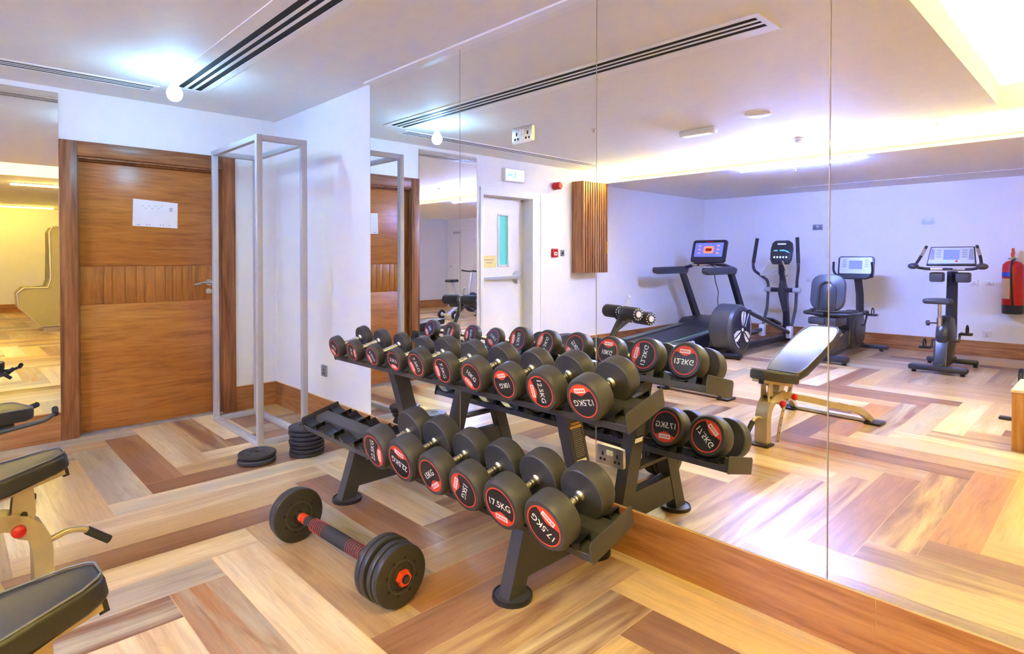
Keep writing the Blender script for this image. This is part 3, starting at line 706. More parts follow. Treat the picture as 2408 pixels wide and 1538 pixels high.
# ---------------------------------------------------------------- dumbbells
KG = {'2.5KG': (.066, .046, .235), '5KG': (.067, .05, .24), '7.5KG': (.078, .064, .245), '10KG': (.081, .072, .25), '12.5KG': (.087, .08, .262),
      '15KG': (.097, .084, .285), '17.5KG': (.101, .088, .295), '22.5KG': (.104, .092, .30)}
_cache = {}
def dumb_meshes(kg):
    if kg in _cache: return _cache[kg]
    r, th, L = KG[kg]; out = {}
    # head along local +Z from its outer face (z=0) inwards
    q = B().lathe([(0, .002), (r*.74, .002), (r*.76, 0), (r*.90, .001), (r*.985, th*.16), (r, th*.24), (r, th*.86), (r*.975, th*.96), (r*.93, th), (.020, th), (0, th)], n=56)
    out['head'] = q
    q = B(); Rl = r*.775
    q.lathe([(0, -.0006), (Rl, -.0006), (Rl, .002)], n=48, mi=0)
    out['label'] = q
    _cache[kg] = out
    for k_, mats in (('head', ['rubber']),):
        bb = out[k_]; bmesh.ops.recalc_face_normals(bb.bm, faces=bb.bm.faces)
        me = bpy.data.meshes.new(k_); bb.bm.to_mesh(me); me.materials.append(M['rubber']); me.shade_smooth(); me.set_sharp_from_angle(angle=R(30)); out[k_] = me; bb.bm.free()
    # printed label: local XY is the face, +Z towards the viewer
    q = B(); 
    q.prism([(Rl*math.cos(2*math.pi*k/48), Rl*math.sin(2*math.pi*k/48)) for k in range(48)], -.001, .0004, None, 0)
    n = 56
    ro, ri = Rl*.975, Rl*.905
    a = [q.bm.verts.new((ro*math.cos(2*math.pi*k/n), ro*math.sin(2*math.pi*k/n), .0009)) for k in range(n)]
    b_ = [q.bm.verts.new((ri*math.cos(2*math.pi*k/n), ri*math.sin(2*math.pi*k/n), .0009)) for k in range(n)]
    for k in range(n): q.bm.faces.new((a[k], a[(k+1) % n], b_[(k+1) % n], b_[k])).material_index = 1
    # red badge at the bottom with a raised middle
    top = []
    for k in range(21):
        x = -.80*Rl+1.6*Rl*k/20; u = x/Rl
        top.append((x, Rl*(-.56+.26*math.exp(-(u/.42)**2))))
    bot = []
    for k in range(21):
        x = .80*Rl-1.6*Rl*k/20; bot.append((x, -math.sqrt(max(0, (.90*Rl)**2-x*x))))
    for (t0, t1, b0, b1) in zip(top, top[1:], bot[::-1], bot[::-1][1:]):
        f = q.bm.faces.new([q.bm.verts.new((p[0], min(p[1], 9) if p in (t0, t1) else p[1], .0008)) for p in (b0, b1, t1, t0)]); f.material_index = 1
    bx = [(-.40, -.74), (.40, -.74), (.40, -.47), (-.40, -.47)]
    q.bm.faces.new([q.bm.verts.new((x*Rl, y*Rl, .0012)) for x, y in bx]).material_index = 2
    put_text(q, 'MURANO', .66*Rl, .15*Rl, Matrix.Translation((0, -.605*Rl, .0016)), 1, .03)
    wd = {4: 1.0, 3: .78, 5: 1.25, 6: 1.42}[len(kg)]
    put_text(q, kg, wd*Rl, .36*Rl, Matrix.Translation((0, .10*Rl, .0012)), 2, .012)
    bmesh.ops.remove_doubles(q.bm, verts=q.bm.verts, dist=1e-7)
    for f in q.bm.faces:
        f.normal_update()
        if f.normal.z < -.5 and f.calc_center_median().z > 0: f.normal_flip()
    me = bpy.data.meshes.new('weight_label'); q.bm.to_mesh(me); q.bm.free()
    for mm in ('label_k', 'label_r', 'label_w'): me.materials.append(M[mm])
    out['label'] = me
    # handle along local Z centred on the middle
    hl = L-2*th+.004; h2 = hl/2
    q = B().lathe([(.021, -h2), (.021, -h2+.008), (.0165, -h2+.012), (.0135, -h2+.016)]+[(.0135, -h2+.016), (.0140, -h2*.5), (.0150, 0), (.0140, h2*.5), (.0135, h2-.016)]+[(.0135, h2-.016), (.0165, h2-.012), (.021, h2-.008), (.021, h2)], n=28)
    bmesh.ops.recalc_face_normals(q.bm, faces=q.bm.faces)
    me = bpy.data.meshes.new('handle'); q.bm.to_mesh(me); q.bm.free(); me.materials.append(M['knurl']); me.shade_smooth(); me.set_sharp_from_angle(angle=R(30)); out['handle'] = me
    q = B()
    for u in (-.66, -.36, .36, .66):
        z = u*(h2-.014); q.lathe([(.0138, z-.0035), (.0172, z-.0028), (.0172, z+.0028), (.0138, z+.0035)], n=28)
    bmesh.ops.recalc_face_normals(q.bm, faces=q.bm.faces)
    me = bpy.data.meshes.new('grip_ring'); q.bm.to_mesh(me); q.bm.free(); me.materials.append(M['chrome']); me.shade_smooth(); me.set_sharp_from_angle(angle=R(30)); out['ring'] = me
    return out
def raw(name, me, parent, mt):
    o = bpy.data.objects.new(name, me); C.objects.link(o); o.parent = parent; o.matrix_basis = mt; return o
def dumbbell(kg, x, yc, zb, cw_front, cw_rear, label, group):
    """cw: how far the front / rear print is turned clockwise, seen face on"""
    r, th, L = KG[kg]; ms = dumb_meshes(kg)
    t = thing('dumbbell', label, 'dumbbell', (x, yc, zb), 0, group, TILT)
    X, Y, Z = Vector((1, 0, 0)), Vector((0, 1, 0)), Vector((0, 0, 1))
    def fr(o, xa, ya, za):
        m = Matrix((xa, ya, za)).transposed().to_4x4(); m.translation = o; return m
    # front head: local +Z of the mesh points inwards (+Y)
    mf, mr_ = fr(Vector((0, -L/2, r)), X, -Z, Y), fr(Vector((0, L/2, r)), X, Z, -Y)
    hf = raw('head', ms['head'], t, mf)
    hr = raw('head', ms['head'], t, mr_)
    raw('weight_label', ms['label'], hf, mf.inverted() @ fr(Vector((0, -L/2+.0012, r)), X, Z, -Y) @ Matrix.Rotation(R(-cw_front), 4, 'Z'))
    raw('weight_label', ms['label'], hr, mr_.inverted() @ fr(Vector((0, L/2-.0012, r)), -X, Z, Y) @ Matrix.Rotation(R(-cw_rear), 4, 'Z'))
    hd = raw('handle', ms['handle'], t, fr(Vector((0, 0, r)), X, -Z, Y))
    raw('grip_ring', ms['ring'], hd, Matrix())
    return t
ups = [('5KG', 35, -45), ('5KG', -82, 80), ('2.5KG', 58, -85), ('2.5KG', 8, -30), ('7.5KG', 66, -88), ('7.5KG', 80, -108), ('10KG', 40, -40), ('10KG', 166, 178), ('12.5KG', 84, -98), ('12.5KG', 168, 180)]
udesc = ['5 kg dumbbell at the left end of the upper rack tier', '5 kg dumbbell second from the left on the upper tier, print on its side',
         '2.5 kg dumbbell third from the left on the upper tier', '2.5 kg dumbbell fourth from the left on the upper tier, print upright',
         '7.5 kg dumbbell fifth from the left on the upper tier', '7.5 kg dumbbell sixth from the left, just left of the 10 kg pair',
         '10 kg dumbbell with slanting print, left one of the 10 kg pair', '10 kg dumbbell with upside-down print, right one of the 10 kg pair',
         '12.5 kg dumbbell with print turned sideways, second from the right on the upper tier', '12.5 kg dumbbell with upside-down print at the right end of the upper tier']
for k, (kg, a, b_) in enumerate(ups):
    th = KG[kg]
    dumbbell(kg, UX[k]-.008, -.345, .7435-.047*math.tan(TILT)+.0085, a, b_, udesc[k], 'dumbbells on the upper rack tier')
los = [('22.5KG', -75, 0), ('22.5KG', 197, 90), ('15KG', -32, 180), ('15KG', 116, 40), ('17.5KG', 4, 2), ('17.5KG', 218, 138)]
ldesc = ['22.5 kg dumbbell with print reading upwards beside the empty cradles', '22.5 kg dumbbell with upside-down print, second on the lower tier',
         '15 kg dumbbell with upright print on the lower tier', '15 kg dumbbell with red badge at upper left on the lower tier',
         '17.5 kg dumbbell with upright print on the lower tier', '17.5 kg dumbbell with upside-down print at the right end of the lower tier']
for k, (kg, a, b_) in enumerate(los):
    dumbbell(kg, LX[4+k]-.003, -.548, .342-.045*math.tan(TILT)+.0085, a, b_, ldesc[k], 'dumbbells on the lower rack tier')

# ---------------------------------------------------------------- steel box frame in the corner
t = thing('metal_frame', 'tall empty grey square-tube frame standing in the corner by the wooden door', 'frame', (.70, -.43, 0))
X0, X1, Y0, Y1, HT, s_ = .215, 1.165, -.61, -.245, 2.185, .04
for x in (X0, X1-s_):
    for y in (Y0, Y1-s_): kid('post', B().b2((x, y, 0), (x+s_, y+s_, HT), .002), 'frame', t)
for z in (0, HT-s_):
    for y in (Y0, Y1-s_): kid('rail', B().b2((X0+s_, y+.0005, z+.0005), (X1-s_, y+s_-.0005, z+s_-.0005), .002), 'frame', t)
    for x in (X0, X1-s_): kid('rail', B().b2((x+.0005, Y0+s_, z+.0005), (x+s_-.0005, Y1-s_, z+s_-.0005), .002), 'frame', t)

# ---------------------------------------------------------------- weight plates on the floor
def plate_mesh(r, h, holes=True):
    q = B().lathe([(.014, .002), (.030, .002), (.031, h*.16), (r*.40, h*.16), (r*.42, 0), (r*.90, 0), (r*.965, h*.08), (r, h*.25), (r, h*.75), (r*.965, h*.92), (r*.90, h), (r*.42, h), (r*.40, h*.84), (.031, h*.84), (.030, h-.002), (.014, h-.002), (.014, .002)], n=56)
    return q
def floor_plate(x, y, z, r, h, label, group):
    t = thing('weight_plate', label, 'weight plate', (x, y, z), random.uniform(0, 3), group)
    o = obj('plate_disc', plate_mesh(r, h), 'iron', t)
    obj('centre_hole', B().lathe([(0, h-.004), (.0142, h-.004)], n=20), 'dark', t)
    q = B()
    for k in range(8):
        a = 2*math.pi*k/8; q.cyl((r*.66*math.cos(a), r*.66*math.sin(a), h-.0005), (r*.66*math.cos(a), r*.66*math.sin(a), h+.0004), .0055, n=12)
    obj('drill_mark', q, 'dark', t)
    return t
ph = .0285
for k, (dx, dy) in enumerate(((0.012, -.006), (-.016, .008))):
    floor_plate(1.43+dx, -.72+dy, k*ph, .117, ph-.0003, ['lower plate of the pair lying in front of the steel frame', 'upper plate of the pair lying in front of the steel frame'][k], 'pair of plates on the floor')
offs = [(.012, -.004), (.016, -.002), (.006, .002), (.010, -.006), (.000, .004), (-.014, .006), (-.024, .012)]
nth = ['bottom', 'second', 'third', 'middle', 'fifth', 'second from top', 'topmost']
for k, (dx, dy) in enumerate(offs):
    floor_plate(1.50+dx, -.415+dy, k*.0262, .113 if k < 5 else .117, .0259, nth[k]+' plate of the black stack under the rack end' if k in (0, 3, 6) else nth[k]+(' plate up' if k in (1, 2, 4) else '')+' in the black stack under the rack end', 'stack of plates beside the rack')

# ---------------------------------------------------------------- barbell lying on the floor
bb_ = thing('short_barbell', 'short barbell with black plates and a red striped foam grip on the floor', 'barbell', (3.08, -.985, 0))
A0, A1 = Vector((2.602, -1.012, .1235)), Vector((3.555, -.957, .1235)); dr = (A1-A0).normalized()
def ax(s): return A0+dr*s
LB = (A1-A0).length
kid('bar', B().cyl(ax(-.005), ax(.912), .0125, n=20), 'iron', bb_)
def bplate(s, r, h, holes=True):
    q = B().lathe([(.013, 0), (.034, 0), (.036, h*.12), (r*.42, h*.12), (r*.44, 0), (r*.93, 0), (r*.98, h*.08), (r, h*.25), (r, h*.75), (r*.98, h*.92), (r*.93, h), (r*.44, h), (r*.42, h*.88), (.036, h*.88), (.034, h), (.013, h)], ax(s), dr, 64)
    p = kid('weight_plate', q, 'iron', bb_)
    q = B(); u = dr.cross(Vector((0, 0, 1))).normalized(); v = u.cross(dr)
    for k in range(8):
        a = 2*math.pi*(k+.3)/8
        for e, sg in ((h+.0003, 1), (-.0003, -1)):
            c_ = ax(s+e)+(u*math.cos(a)+v*math.sin(a))*r*.60; q.cyl(c_-dr*.0006, c_+dr*.0006, .0062, n=12)
    obj('plate_hole', q, 'dark', p, True)
    q = B()
    for e in (h*.99, h*.01):
        q.lathe([(r*.50, -.0006), (r*.515, .0006), (r*.53, -.0006)], ax(s+e), dr, 56)
    obj('raised_ring', q, 'slot', p, True)
bplate(.030, .117, .030); bplate(.062, .1225, .034)
bplate(.742, .122, .030); bplate(.773, .1225, .030); bplate(.815, .118, .028); bplate(.845, .116, .034)
kid('bar_collar', B().lathe([(.0125, .096), (.023, .096), (.023, .112), (.019, .114), (.019, .122), (.0125, .122)], A0, dr), 'blackp', bb_)
kid('collar_ring', B().lathe([(.0125, .122), (.0215, .122), (.0215, .146), (.0125, .146)], A0, dr).lathe([(.0125, .150), (.0215, .150), (.0215, .170), (.0125, .170)], A0, dr), 'orange', bb_, 'orange plastic ring')
g0, g1 = .175, .725
q = B().lathe([(.0125, g0), (.021, g0), (.021, g0+.03), (.025, g0+.05), (.027, g0+.055), (.029, g0+.14), (.030, (g0+g1)/2), (.029, g1-.14), (.027, g1-.055), (.025, g1-.05), (.021, g1-.02), (.021, g1), (.0125, g1)], A0, dr, 36)
gp = kid('foam_grip', q, 'foam', bb_)
q = B()
for a0, n_ in ((g0+.062, 7), (g1-.195, 8)):
    for k in range(n_):
        s = a0+k*.0155; rr = .0282+.0016*math.sin(math.pi*(s-g0)/(g1-g0)); q.lathe([(rr-.0012, s-.0010), (rr+.0002, s-.0007), (rr+.0002, s+.0007), (rr-.0012, s+.0010)], A0, dr, 36)
obj('grip_stripe', q, 'label_r', gp, True, label='red stripes')
q = B()
star = []
for k in range(12):
    a = 2*math.pi*k/12; rr = .031 if k % 2 == 0 else .023; star.append((rr*math.cos(a), rr*math.sin(a)))
u = dr.cross(Vector((0, 0, 1))).normalized(); v = dr.cross(u)
mt = Matrix((u, v, dr)).transposed().to_4x4(); mt.translation = ax(.880)
q.prism(star, 0, .022, mt, bev=.003); kid('star_nut', q, 'orange', bb_, 'orange star nut')
q = B().lathe([(.014, .9025), (.0165, .9025), (.0165, .906), (.0125, .906)], A0, dr); kid('nut_washer', q, 'blackp', bb_)
mt = mt.copy(); mt.translation = ax(.046)-dr*.022-dr*.016
q = B().prism(star, 0, .022, mt, bev=.003); kid('star_nut', q, 'orange', bb_, 'orange star nut')

# ---------------------------------------------------------------- adjustable benches
def pad(bb, outline, h, mt, crown=0.):
    return bb.prism(outline, 0, h, mt, bev=min(.016, h*.3))
def make_bench(label, group, back=(.395, .425, 1.165, .705)):
    """local x runs from the seat tip to the back, local y is the side, z is up"""
    t = thing('adjustable_bench', label, 'weight bench', (0, 0, 0), 0, group)
    def k(n, q, m_, lab=None): return obj(n, q, m_, t, label=lab)
    # column
    q = B()
    def rtube(pts, w_, h_, rr=.004):
        """rectangular tube along local xz points, w_ across, h_ in the plane"""
        P = [Vector((p[0], p[1], p[2])) for p in pts]; rings = []
        for i, p in enumerate(P):
            tg = ((P[min(i+1, len(P)-1)]-P[max(i-1, 0)])).normalized(); sd = Vector((-tg.y, tg.x, 0))
            sd = sd.normalized() if sd.length > .05 else Vector((0, 1, 0))
            if abs(tg.z) > .97: sd = Vector((0, 1, 0))
            nn = tg.cross(sd).normalized()
            rings.append([q.bm.verts.new(p+sd*a*w_/2+nn*b2*h_/2) for a, b2 in ((-1, -1), (1, -1), (1, 1), (-1, 1))])
        for a, b2 in zip(rings, rings[1:]):
            for j in range(4): q.bm.faces.new((a[j], a[(j+1) % 4], b2[(j+1) % 4], b2[j]))
        q.bm.faces.new(rings[0][::-1]); q.bm.faces.new(rings[-1])
    arc = [(.085, 0, .015), (.088, 0, .17), (.096, 0, .22), (.115, 0, .262), (.150, 0, .295), (.20, 0, .315), (.34, 0, .325)]
    rtube(arc, .088, .062)
    k('column', q, 'cream')
    k('front_foot', B().b2((.02, -.065, 0), (.13, .065, .018), .006), 'blackp')
    # rear legs
    for sy in (-1, 1):
        q = B()
        pts = [(.30, sy*.02, .335), (.62, sy*.125, .255), (.95, sy*.225, .165)]
        for j in range(1, 8):
            u = j/7; pts.append((.95+.32*u, sy*(.225+.075*u), .165-.115*u*u-.02*u))
        rtube(pts, .045, .045); 
        lg = k('rear_leg', q, 'cream')
        obj('leg_sleeve', B().box((.93, sy*.218, .171), (.06, .054, .056), Euler((0, R(15), sy*R(17))).to_matrix(), .003), 'cream', lg)
    k('rear_crossbar', B().b2((1.26, -.30, .008), (1.32, .30, .035), .004), 'steel')
    for sy in (-1, 1): k('rear_foot', B().b2((1.21, sy*.33-.06, 0), (1.36, sy*.33+.06, .022), .008), 'blackp')
    # seat, tapered and tilted
    tl = R(11.5); ms = Matrix.Translation((0, 0, .480)) @ Matrix.Rotation(tl, 4, 'Y')
    out = [(.012, -.055), (.0, -.035), (.0, .035), (.012, .055), (.05, .080), (.20, .118), (.35, .138), (.365, .125), (.365, -.125), (.35, -.138), (.20, -.118), (.05, -.080)]
    q = B(); pad(q, out, .068, ms); st = k('seat_pad', q, 'vinyl')
    q = B(); q.tube([ms @ Vector((x*.985+.004, y*.965, .0695)) for x, y in out], .0030, 6, closed=True); obj('piping', q, 'stitch', st)
    q = B().prism([(.02, -.045), (.34, -.10), (.34, .10), (.02, .045)], -.020, -.001, ms); obj('seat_board', q, 'cream', st)
    q = B().prism([(.008, .010), (.030, .010), (.030, .042), (.008, .042)], -.030, -.001, ms); obj('seat_stop', q, 'blackp', st)
    # seat support
    q = B().prism([(.125, .22), (.165, .24), (.185, .30), (.175, .43), (.15, .445), (.115, .43), (.108, .33)], -.028, -.022, Matrix(((1, 0, 0, 0), (0, 0, 1, 0), (0, 1, 0, 0), (0, 0, 0, 1))))
    q.prism([(.125, .22), (.165, .24), (.185, .30), (.175, .43), (.15, .445), (.115, .43), (.108, .33)], .022, .028, Matrix(((1, 0, 0, 0), (0, 0, 1, 0), (0, 1, 0, 0), (0, 0, 0, 1))))
    q.prism([(.26, .34), (.34, .34), (.35, .40), (.29, .41)], -.028, .028, Matrix(((1, 0, 0, 0), (0, 0, 1, 0), (0, 1, 0, 0), (0, 0, 0, 1))))
    q.tube([(.09, 0, .445), (.33, 0, .395)], .020, 4)
    k('seat_bracket', q, 'cream')
    q = B().cyl((.145, -.034, .33), (.145, .034, .33), .011, n=14); k('pivot_bolt', q, 'iron')
    # back pad
    x0, z0, x1, z1 = back
    ang = math.atan2(z1-z0, x1-x0); Lb = math.hypot(x1-x0, z1-z0)
    mb = Matrix.Translation((x0, 0, z0)) @ Matrix.Rotation(-ang, 4, 'Y')
    out = [(.0, -.11), (.02, -.125), (.10, -.140), (.35, -.150), (.60, -.150), (Lb-.08, -.140), (Lb-.02, -.115), (Lb, -.085), (Lb, .085), (Lb-.02, .115), (Lb-.08, .140), (.60, .150), (.35, .150), (.10, .140), (.02, .125), (0, .11)]
    q = B(); pad(q, out, .062, mb); bk = k('back_pad', q, 'vinyl')
    q = B(); q.tube([mb @ Vector((x*.985+.006, y*.972, .0632)) for x, y in out], .0030, 6, closed=True); obj('piping', q, 'stitch', bk)
    q = B().prism([(.04, -.06), (Lb-.10, -.06), (Lb-.10, .06), (.04, .06)], -.014, -.001, mb); obj('back_board', q, 'cream', bk)
    q = B(); q.tube([(.36, 0, .36), (.42, 0, .45)], .022, 8); q.tube([mb @ Vector((.05, 0, -.03)), mb @ Vector((.50, 0, -.03))], .018, 8); q.tube([(.50, .0, .31), mb @ Vector((.20, 0, -.03))], .016, 8); k('back_support', q, 'cream')
    # notched adjusting arc
    q = B(); pr = []
    for j in range(9):
        a = R(-4+62*j/8); pr.append((.36-.235*math.sin(a)*.9+.03, .36-.02-.235*(1-math.cos(a))*1.2-.20*(j/8)))
    poly = [(x-.024, z) for x, z in pr]+[(x+.024, z+.012) for x, z in pr[::-1]]
    q.prism(poly, .046, .052, Matrix(((1, 0, 0, 0), (0, 0, 1, 0), (0, 1, 0, 0), (0, 0, 0, 1))))
    aa = k('adjusting_arc', q, 'cream')
    q = B()
    for x, z in pr[2::1]: q.cyl((x, .0515, z+.006), (x, .0528, z+.006), .0065, n=10)
    obj('pin_hole', q, 'dark', aa)
    for x, z in ((.17, .295), (.36, .315)):
        q = B().cyl((x, .044, z), (x, .085, z), .008, n=12); pn = k('pull_pin', q, 'chrome')
        obj('pin_knob', B().lathe([(.008, 0), (.018, .004), (.024, .016), (.022, .03), (.012, .038), (0, .040)], (x, .082, z), (0, 1, 0), 24), 'red', pn, label='red knob')
    # carrying handle on the column
    q = B().tube([(.06, 0, .195), (.0, 0, .214), (-.045, 0, .205), (-.075, 0, .18)], .0125, 12, .05); hd = k('carry_handle', q, 'cream')
    obj('handle_grip', B().tube([(-.062, 0, .191), (-.14, 0, .125)], .0165, 14), 'foam', hd)
    return t
b1 = make_bench('nearest bench, its black seat cut by the lower left picture corner', 'adjustable benches')
b2 = make_bench('bench behind the nearest one, red knob and seat tip at the left edge', 'adjustable benches', (.395, .420, 1.20, .432))
b1.location = (3.578, -1.905, 0); b1.rotation_euler = (0, 0, R(-87))
b2.location = (2.372, -1.83, 0); b2.rotation_euler = (0, 0, R(-87))
# ---------------------------------------------------------------- roller bench by the door mirror
def roller(bb_parent, x0, x1, y, z, r=.062):
    rl = kid('roller_pad', B().lathe([(.02, 0), (r*.94, 0), (r, .008), (r, x1-x0-.008), (r*.94, x1-x0), (.02, x1-x0)], (x0, y, z), (1, 0, 0), 32), 'foam', bb_parent)
    for x, s in ((x0, -1), (x1, 1)):
        q = B().lathe([(0, .014), (r*.5, .014), (r*.6, .008), (r*.9, .004), (r*.97, -.004), (r*.97, -.012)], (x, y, z), (s, 0, 0), 32)
        cp = obj('end_cap', q, 'blackp', rl, True)
        q = B().lathe([(0, .021), (r*.42, .020), (r*.46, .013)], (x, y, z), (s, 0, 0), 24); obj('cap_hub', q, 'plastic_w', cp, True)
        q = B()
        for k in range(12):
            a = 2*math.pi*k/12; q.sph((x+s*.006, y+r*.76*math.cos(a), z+r*.76*math.sin(a)), .0075, 8, (.4, 1, 1))
        obj('cap_notch', q, 'plastic_w', cp, True)
def roller_bench(label, x, y0, rz=((1.86, .625), (2.03, .555)), rr=.062, group=None, ln=1.8, flip=1, ky=.845, yaw=0.):
    """pad end at y0, rollers at y0 - ln"""
    t = thing('roller_bench', label, 'weight bench', (x, y0-ln/2, 0), 0, group)
    f = flip
    Y = lambda s: y0-f*s*ky
    out = rrect(.28, 1.12*ky, .05)
    mt = Matrix.Translation((x, Y(.585), .42)) @ Matrix.Rotation(-f*R(1.5), 4, 'X')
    p = kid('bench_pad', B().prism(out, 0, .065, mt, bev=.018), 'vinyl', t)
    q = B().tube([mt @ Vector((a*.97, b2*.99, .066)) for a, b2 in out], .003, 6, closed=True); obj('piping', q, 'stitch', p, True)
    q = B().tube([(x, Y(.10), .375), (x, Y(1.25), .355), (x, Y(1.62), .36), (x, Y(1.86), .62)], .030, 8, .1); kid('main_beam', q, 'machine2', t)
    q = B().tube([(x, Y(1.30), .35), (x, Y(1.55), .02)], .028, 8); q.tube([(x, Y(.30), .37), (x, Y(.16), .02)], .028, 8); kid('leg', q, 'machine2', t)
    for s in (.14, 1.58): kid('floor_bar', B().b2((x-.28, Y(s)-.03, 0), (x+.28, Y(s)+.03, .035), .008), 'machine2', t)
    # rod with grips at the head end
    q = B().tube([(x+.155, Y(.30), .375), (x+.155, Y(-.02), .395), (x+.135, Y(-.085), .425)], .012, 10, .04); q.tube([(x-.155, Y(.30), .375), (x-.155, Y(-.02), .395), (x-.135, Y(-.085), .425)], .012, 10, .04); q.tube([(x-.155, Y(.28), .376), (x+.155, Y(.28), .376)], .012, 10)
    kid('handle_rod', q, 'machine2', t)
    for sx in (-1, 1): kid('rod_grip', B().cyl((x+sx*.150, Y(-.075), .418), (x+sx*.10, Y(-.10), .44), .016, n=14), 'foam', t)
    # roller posts
    q = B().tube([(x, Y(1.62), .36), (x, Y(1.86), .70), (x, Y(1.90), .76)], .022, 8, .05)
    for s, z in rz: q.tube([(x, Y(1.74), .50), (x, Y(s), z)], .018, 8); q.tube([(x-.28, Y(s), z), (x+.28, Y(s), z)], .012, 8)
    kid('roller_frame', q, 'machine2', t)
    q = B().tube([(x, Y(1.88), .74), (x, Y(1.97), .88)], .014, 10); q.sph((x, Y(1.97), .88), .02, 12); kid('adjust_lever', q, 'steel', t)
    for s, z in rz:
        roller(t, x-.29, x-.04, Y(s), z, rr); roller(t, x+.04, x+.29, Y(s), z, rr)
    E_ = Vector((x, y0, 0)); t.rotation_euler = (0, 0, R(yaw)); t.location = E_+Vector((math.sin(R(yaw)), -math.cos(R(yaw)), 0))*ln/2
    return t
    return t
roller_bench('dark roller bench whose pad end and rod show at the left edge before the mirror', .93, -1.83, ((1.86, .715), (2.06, .66)), .074, yaw=18.5)

# spin bike, mostly past the right picture edge
SX = 4.86
t = thing('spin_bike', 'spin bike with light posts, only its rear wheel showing at the right edge', 'exercise machine', (SX, -6.0, 0))
kid('rear_foot_bar', B().b2((SX-.20, -5.80, .06), (SX+.20, -5.70, .12), .015), 'steel', t)
kid('front_foot_bar', B().b2((SX-.22, -6.72, .03), (SX+.22, -6.62, .09), .015), 'steel', t)
for sx in (-1, 1):
    wl = kid('transport_wheel', B().lathe([(.045, -.02), (.088, -.02), (.098, -.012), (.098, .012), (.088, .02), (.045, .02)], (SX+sx*.235, -5.75, .098), (1, 0, 0), 32), 'blackp', t)
    obj('wheel_hub', B().lathe([(0, -.024), (.03, -.024), (.062, -.014), (.062, .014), (.03, .024), (0, .024)], (SX+sx*.235, -5.75, .098), (1, 0, 0), 24), 'plastic_w', wl, True)
    kid('foot', B().cyl((SX+sx*.18, -6.67, 0), (SX+sx*.18, -6.67, .04), .022, n=12), 'blackp', t)
kid('base_beam', B().tube([(SX, -5.75, .10), (SX, -6.1, .34), (SX, -6.62, .09)], .04, 4), 'steel', t)
kid('seat_tube', B().tube([(SX, -6.05, .32), (SX, -5.86, .80)], .028, 10), 'steel', t)
kid('saddle', B().prism([(-.10, -.12), (.10, -.12), (.12, -.05), (.04, .05), (.03, .15), (-.03, .15), (-.04, .05), (-.12, -.05)], 0, .06, Matrix.Translation((SX, -5.86, .80)) @ Matrix.Rotation(R(180), 4, 'Z'), bev=.02), 'machine', t)
kid('flywheel', B().lathe([(0, -.03), (.20, -.03), (.22, -.02), (.22, .02), (.20, .03), (0, .03)], (SX, -6.42, .34), (1, 0, 0), 40), 'machine', t)
kid('head_tube', B().tube([(SX, -6.30, .40), (SX, -6.42, 1.0)], .03, 10), 'steel', t)
kid('handlebar', B().tube([(SX-.2, -6.28, 1.05), (SX-.18, -6.42, 1.03), (SX+.18, -6.42, 1.03), (SX+.2, -6.28, 1.05)], .016, 10, .05), 'machine', t)
t = thing('steel_stand', 'black steel stand with a flat foot beside the plywood box', 'stand', (4.95, -4.09, 0))
kid('foot_bar', B().b2((4.64, -4.13, 0), (5.26, -4.05, .022), .006), 'machine', t)
kid('stand_post', B().b2((4.92, -4.12, .022), (4.98, -4.06, .95), .004), 'machine', t)
for sx in (-1, 1): kid('gusset', B().prism([(sx*.03, .022), (sx*.19, .022), (sx*.03, .17)][::sx], -.004, .004, Matrix.Translation((4.95, -4.09, 0)) @ Matrix(((1, 0, 0, 0), (0, 0, 1, 0), (0, 1, 0, 0), (0, 0, 0, 1)))), 'machine', t)
t = thing('plywood_box', 'wooden plyometric box with a pale top at the right edge of the mirror view', 'box', (5.06, -3.35, 0))
kid('box_body', B().b2((4.82, -3.62, 0), (5.30, -3.10, .40), .004), 'ply', t); kid('box_top', B().b2((4.815, -3.625, .40), (5.305, -3.095, .418), .004), 'pink', t)
q = B()
kid('hand_hole', B().prism(rrect(.12, .04, .019), 0, .001, plane_mt((4.8195, -3.36, .30), (0, -1, 0), (0, 0, 1))), 'dark', t)

# ---------------------------------------------------------------- treadmill
TX, TY0, TY1 = .80, -4.72, -6.98
t = thing('treadmill', 'dark treadmill with an orange lit screen in front of the far wall', 'treadmill', (TX, -5.85, 0))
W2 = .42
def sl(y, za, zb): return za+(zb-za)*(y-TY0)/(TY1-TY0)
mtx = Matrix(((0, 0, 1, 0), (1, 0, 0, 0), (0, 1, 0, 0), (0, 0, 0, 1)))   # profile (y, z) extruded along x
def yz(bb, poly, x0, x1, bev=0.): return bb.prism([(y, z) for y, z in poly], x0, x1, mtx, bev=bev)
q = yz(B(), [(TY0, .06), (TY0, .155), (TY1+.1, .30), (TY1, .28), (TY1, .05)], TX-W2, TX+W2, .01); kid('deck_frame', q, 'machine', t)
q = yz(B(), [(TY0-.02, .158), (TY0-.02, .165), (-6.32, .270), (-6.32, .262)], TX-.29, TX+.29); kid('running_belt', q, 'belt', t)
for sx in (-1, 1):
    q = yz(B(), [(TY0, .155), (TY0, .185), (-6.32, .292), (-6.32, .25)], TX+sx*.36-.06, TX+sx*.36+.06, .008); rl = kid('side_rail', q, 'machine2', t)
    q = yz(B(), [(TY0, .1855), (TY0, .187), (-6.32, .2945), (-6.32, .2925)], TX+sx*.318-.006, TX+sx*.318+.006); obj('rail_stripe', q, 'greenline', rl, True, label='pale green stripe')
q = yz(B(), [(-6.28, .20), (-6.34, .325), (-6.45, .375), (-6.95, .385), (-7.02, .33), (-7.02, .06), (-6.28, .06)], TX-W2-.01, TX+W2+.01, .02); kid('motor_hood', q, 'machine', t)
kid('rear_roller', B().cyl((TX-.30, TY0, .115), (TX+.30, TY0, .115), .045, n=20), 'blackp', t)
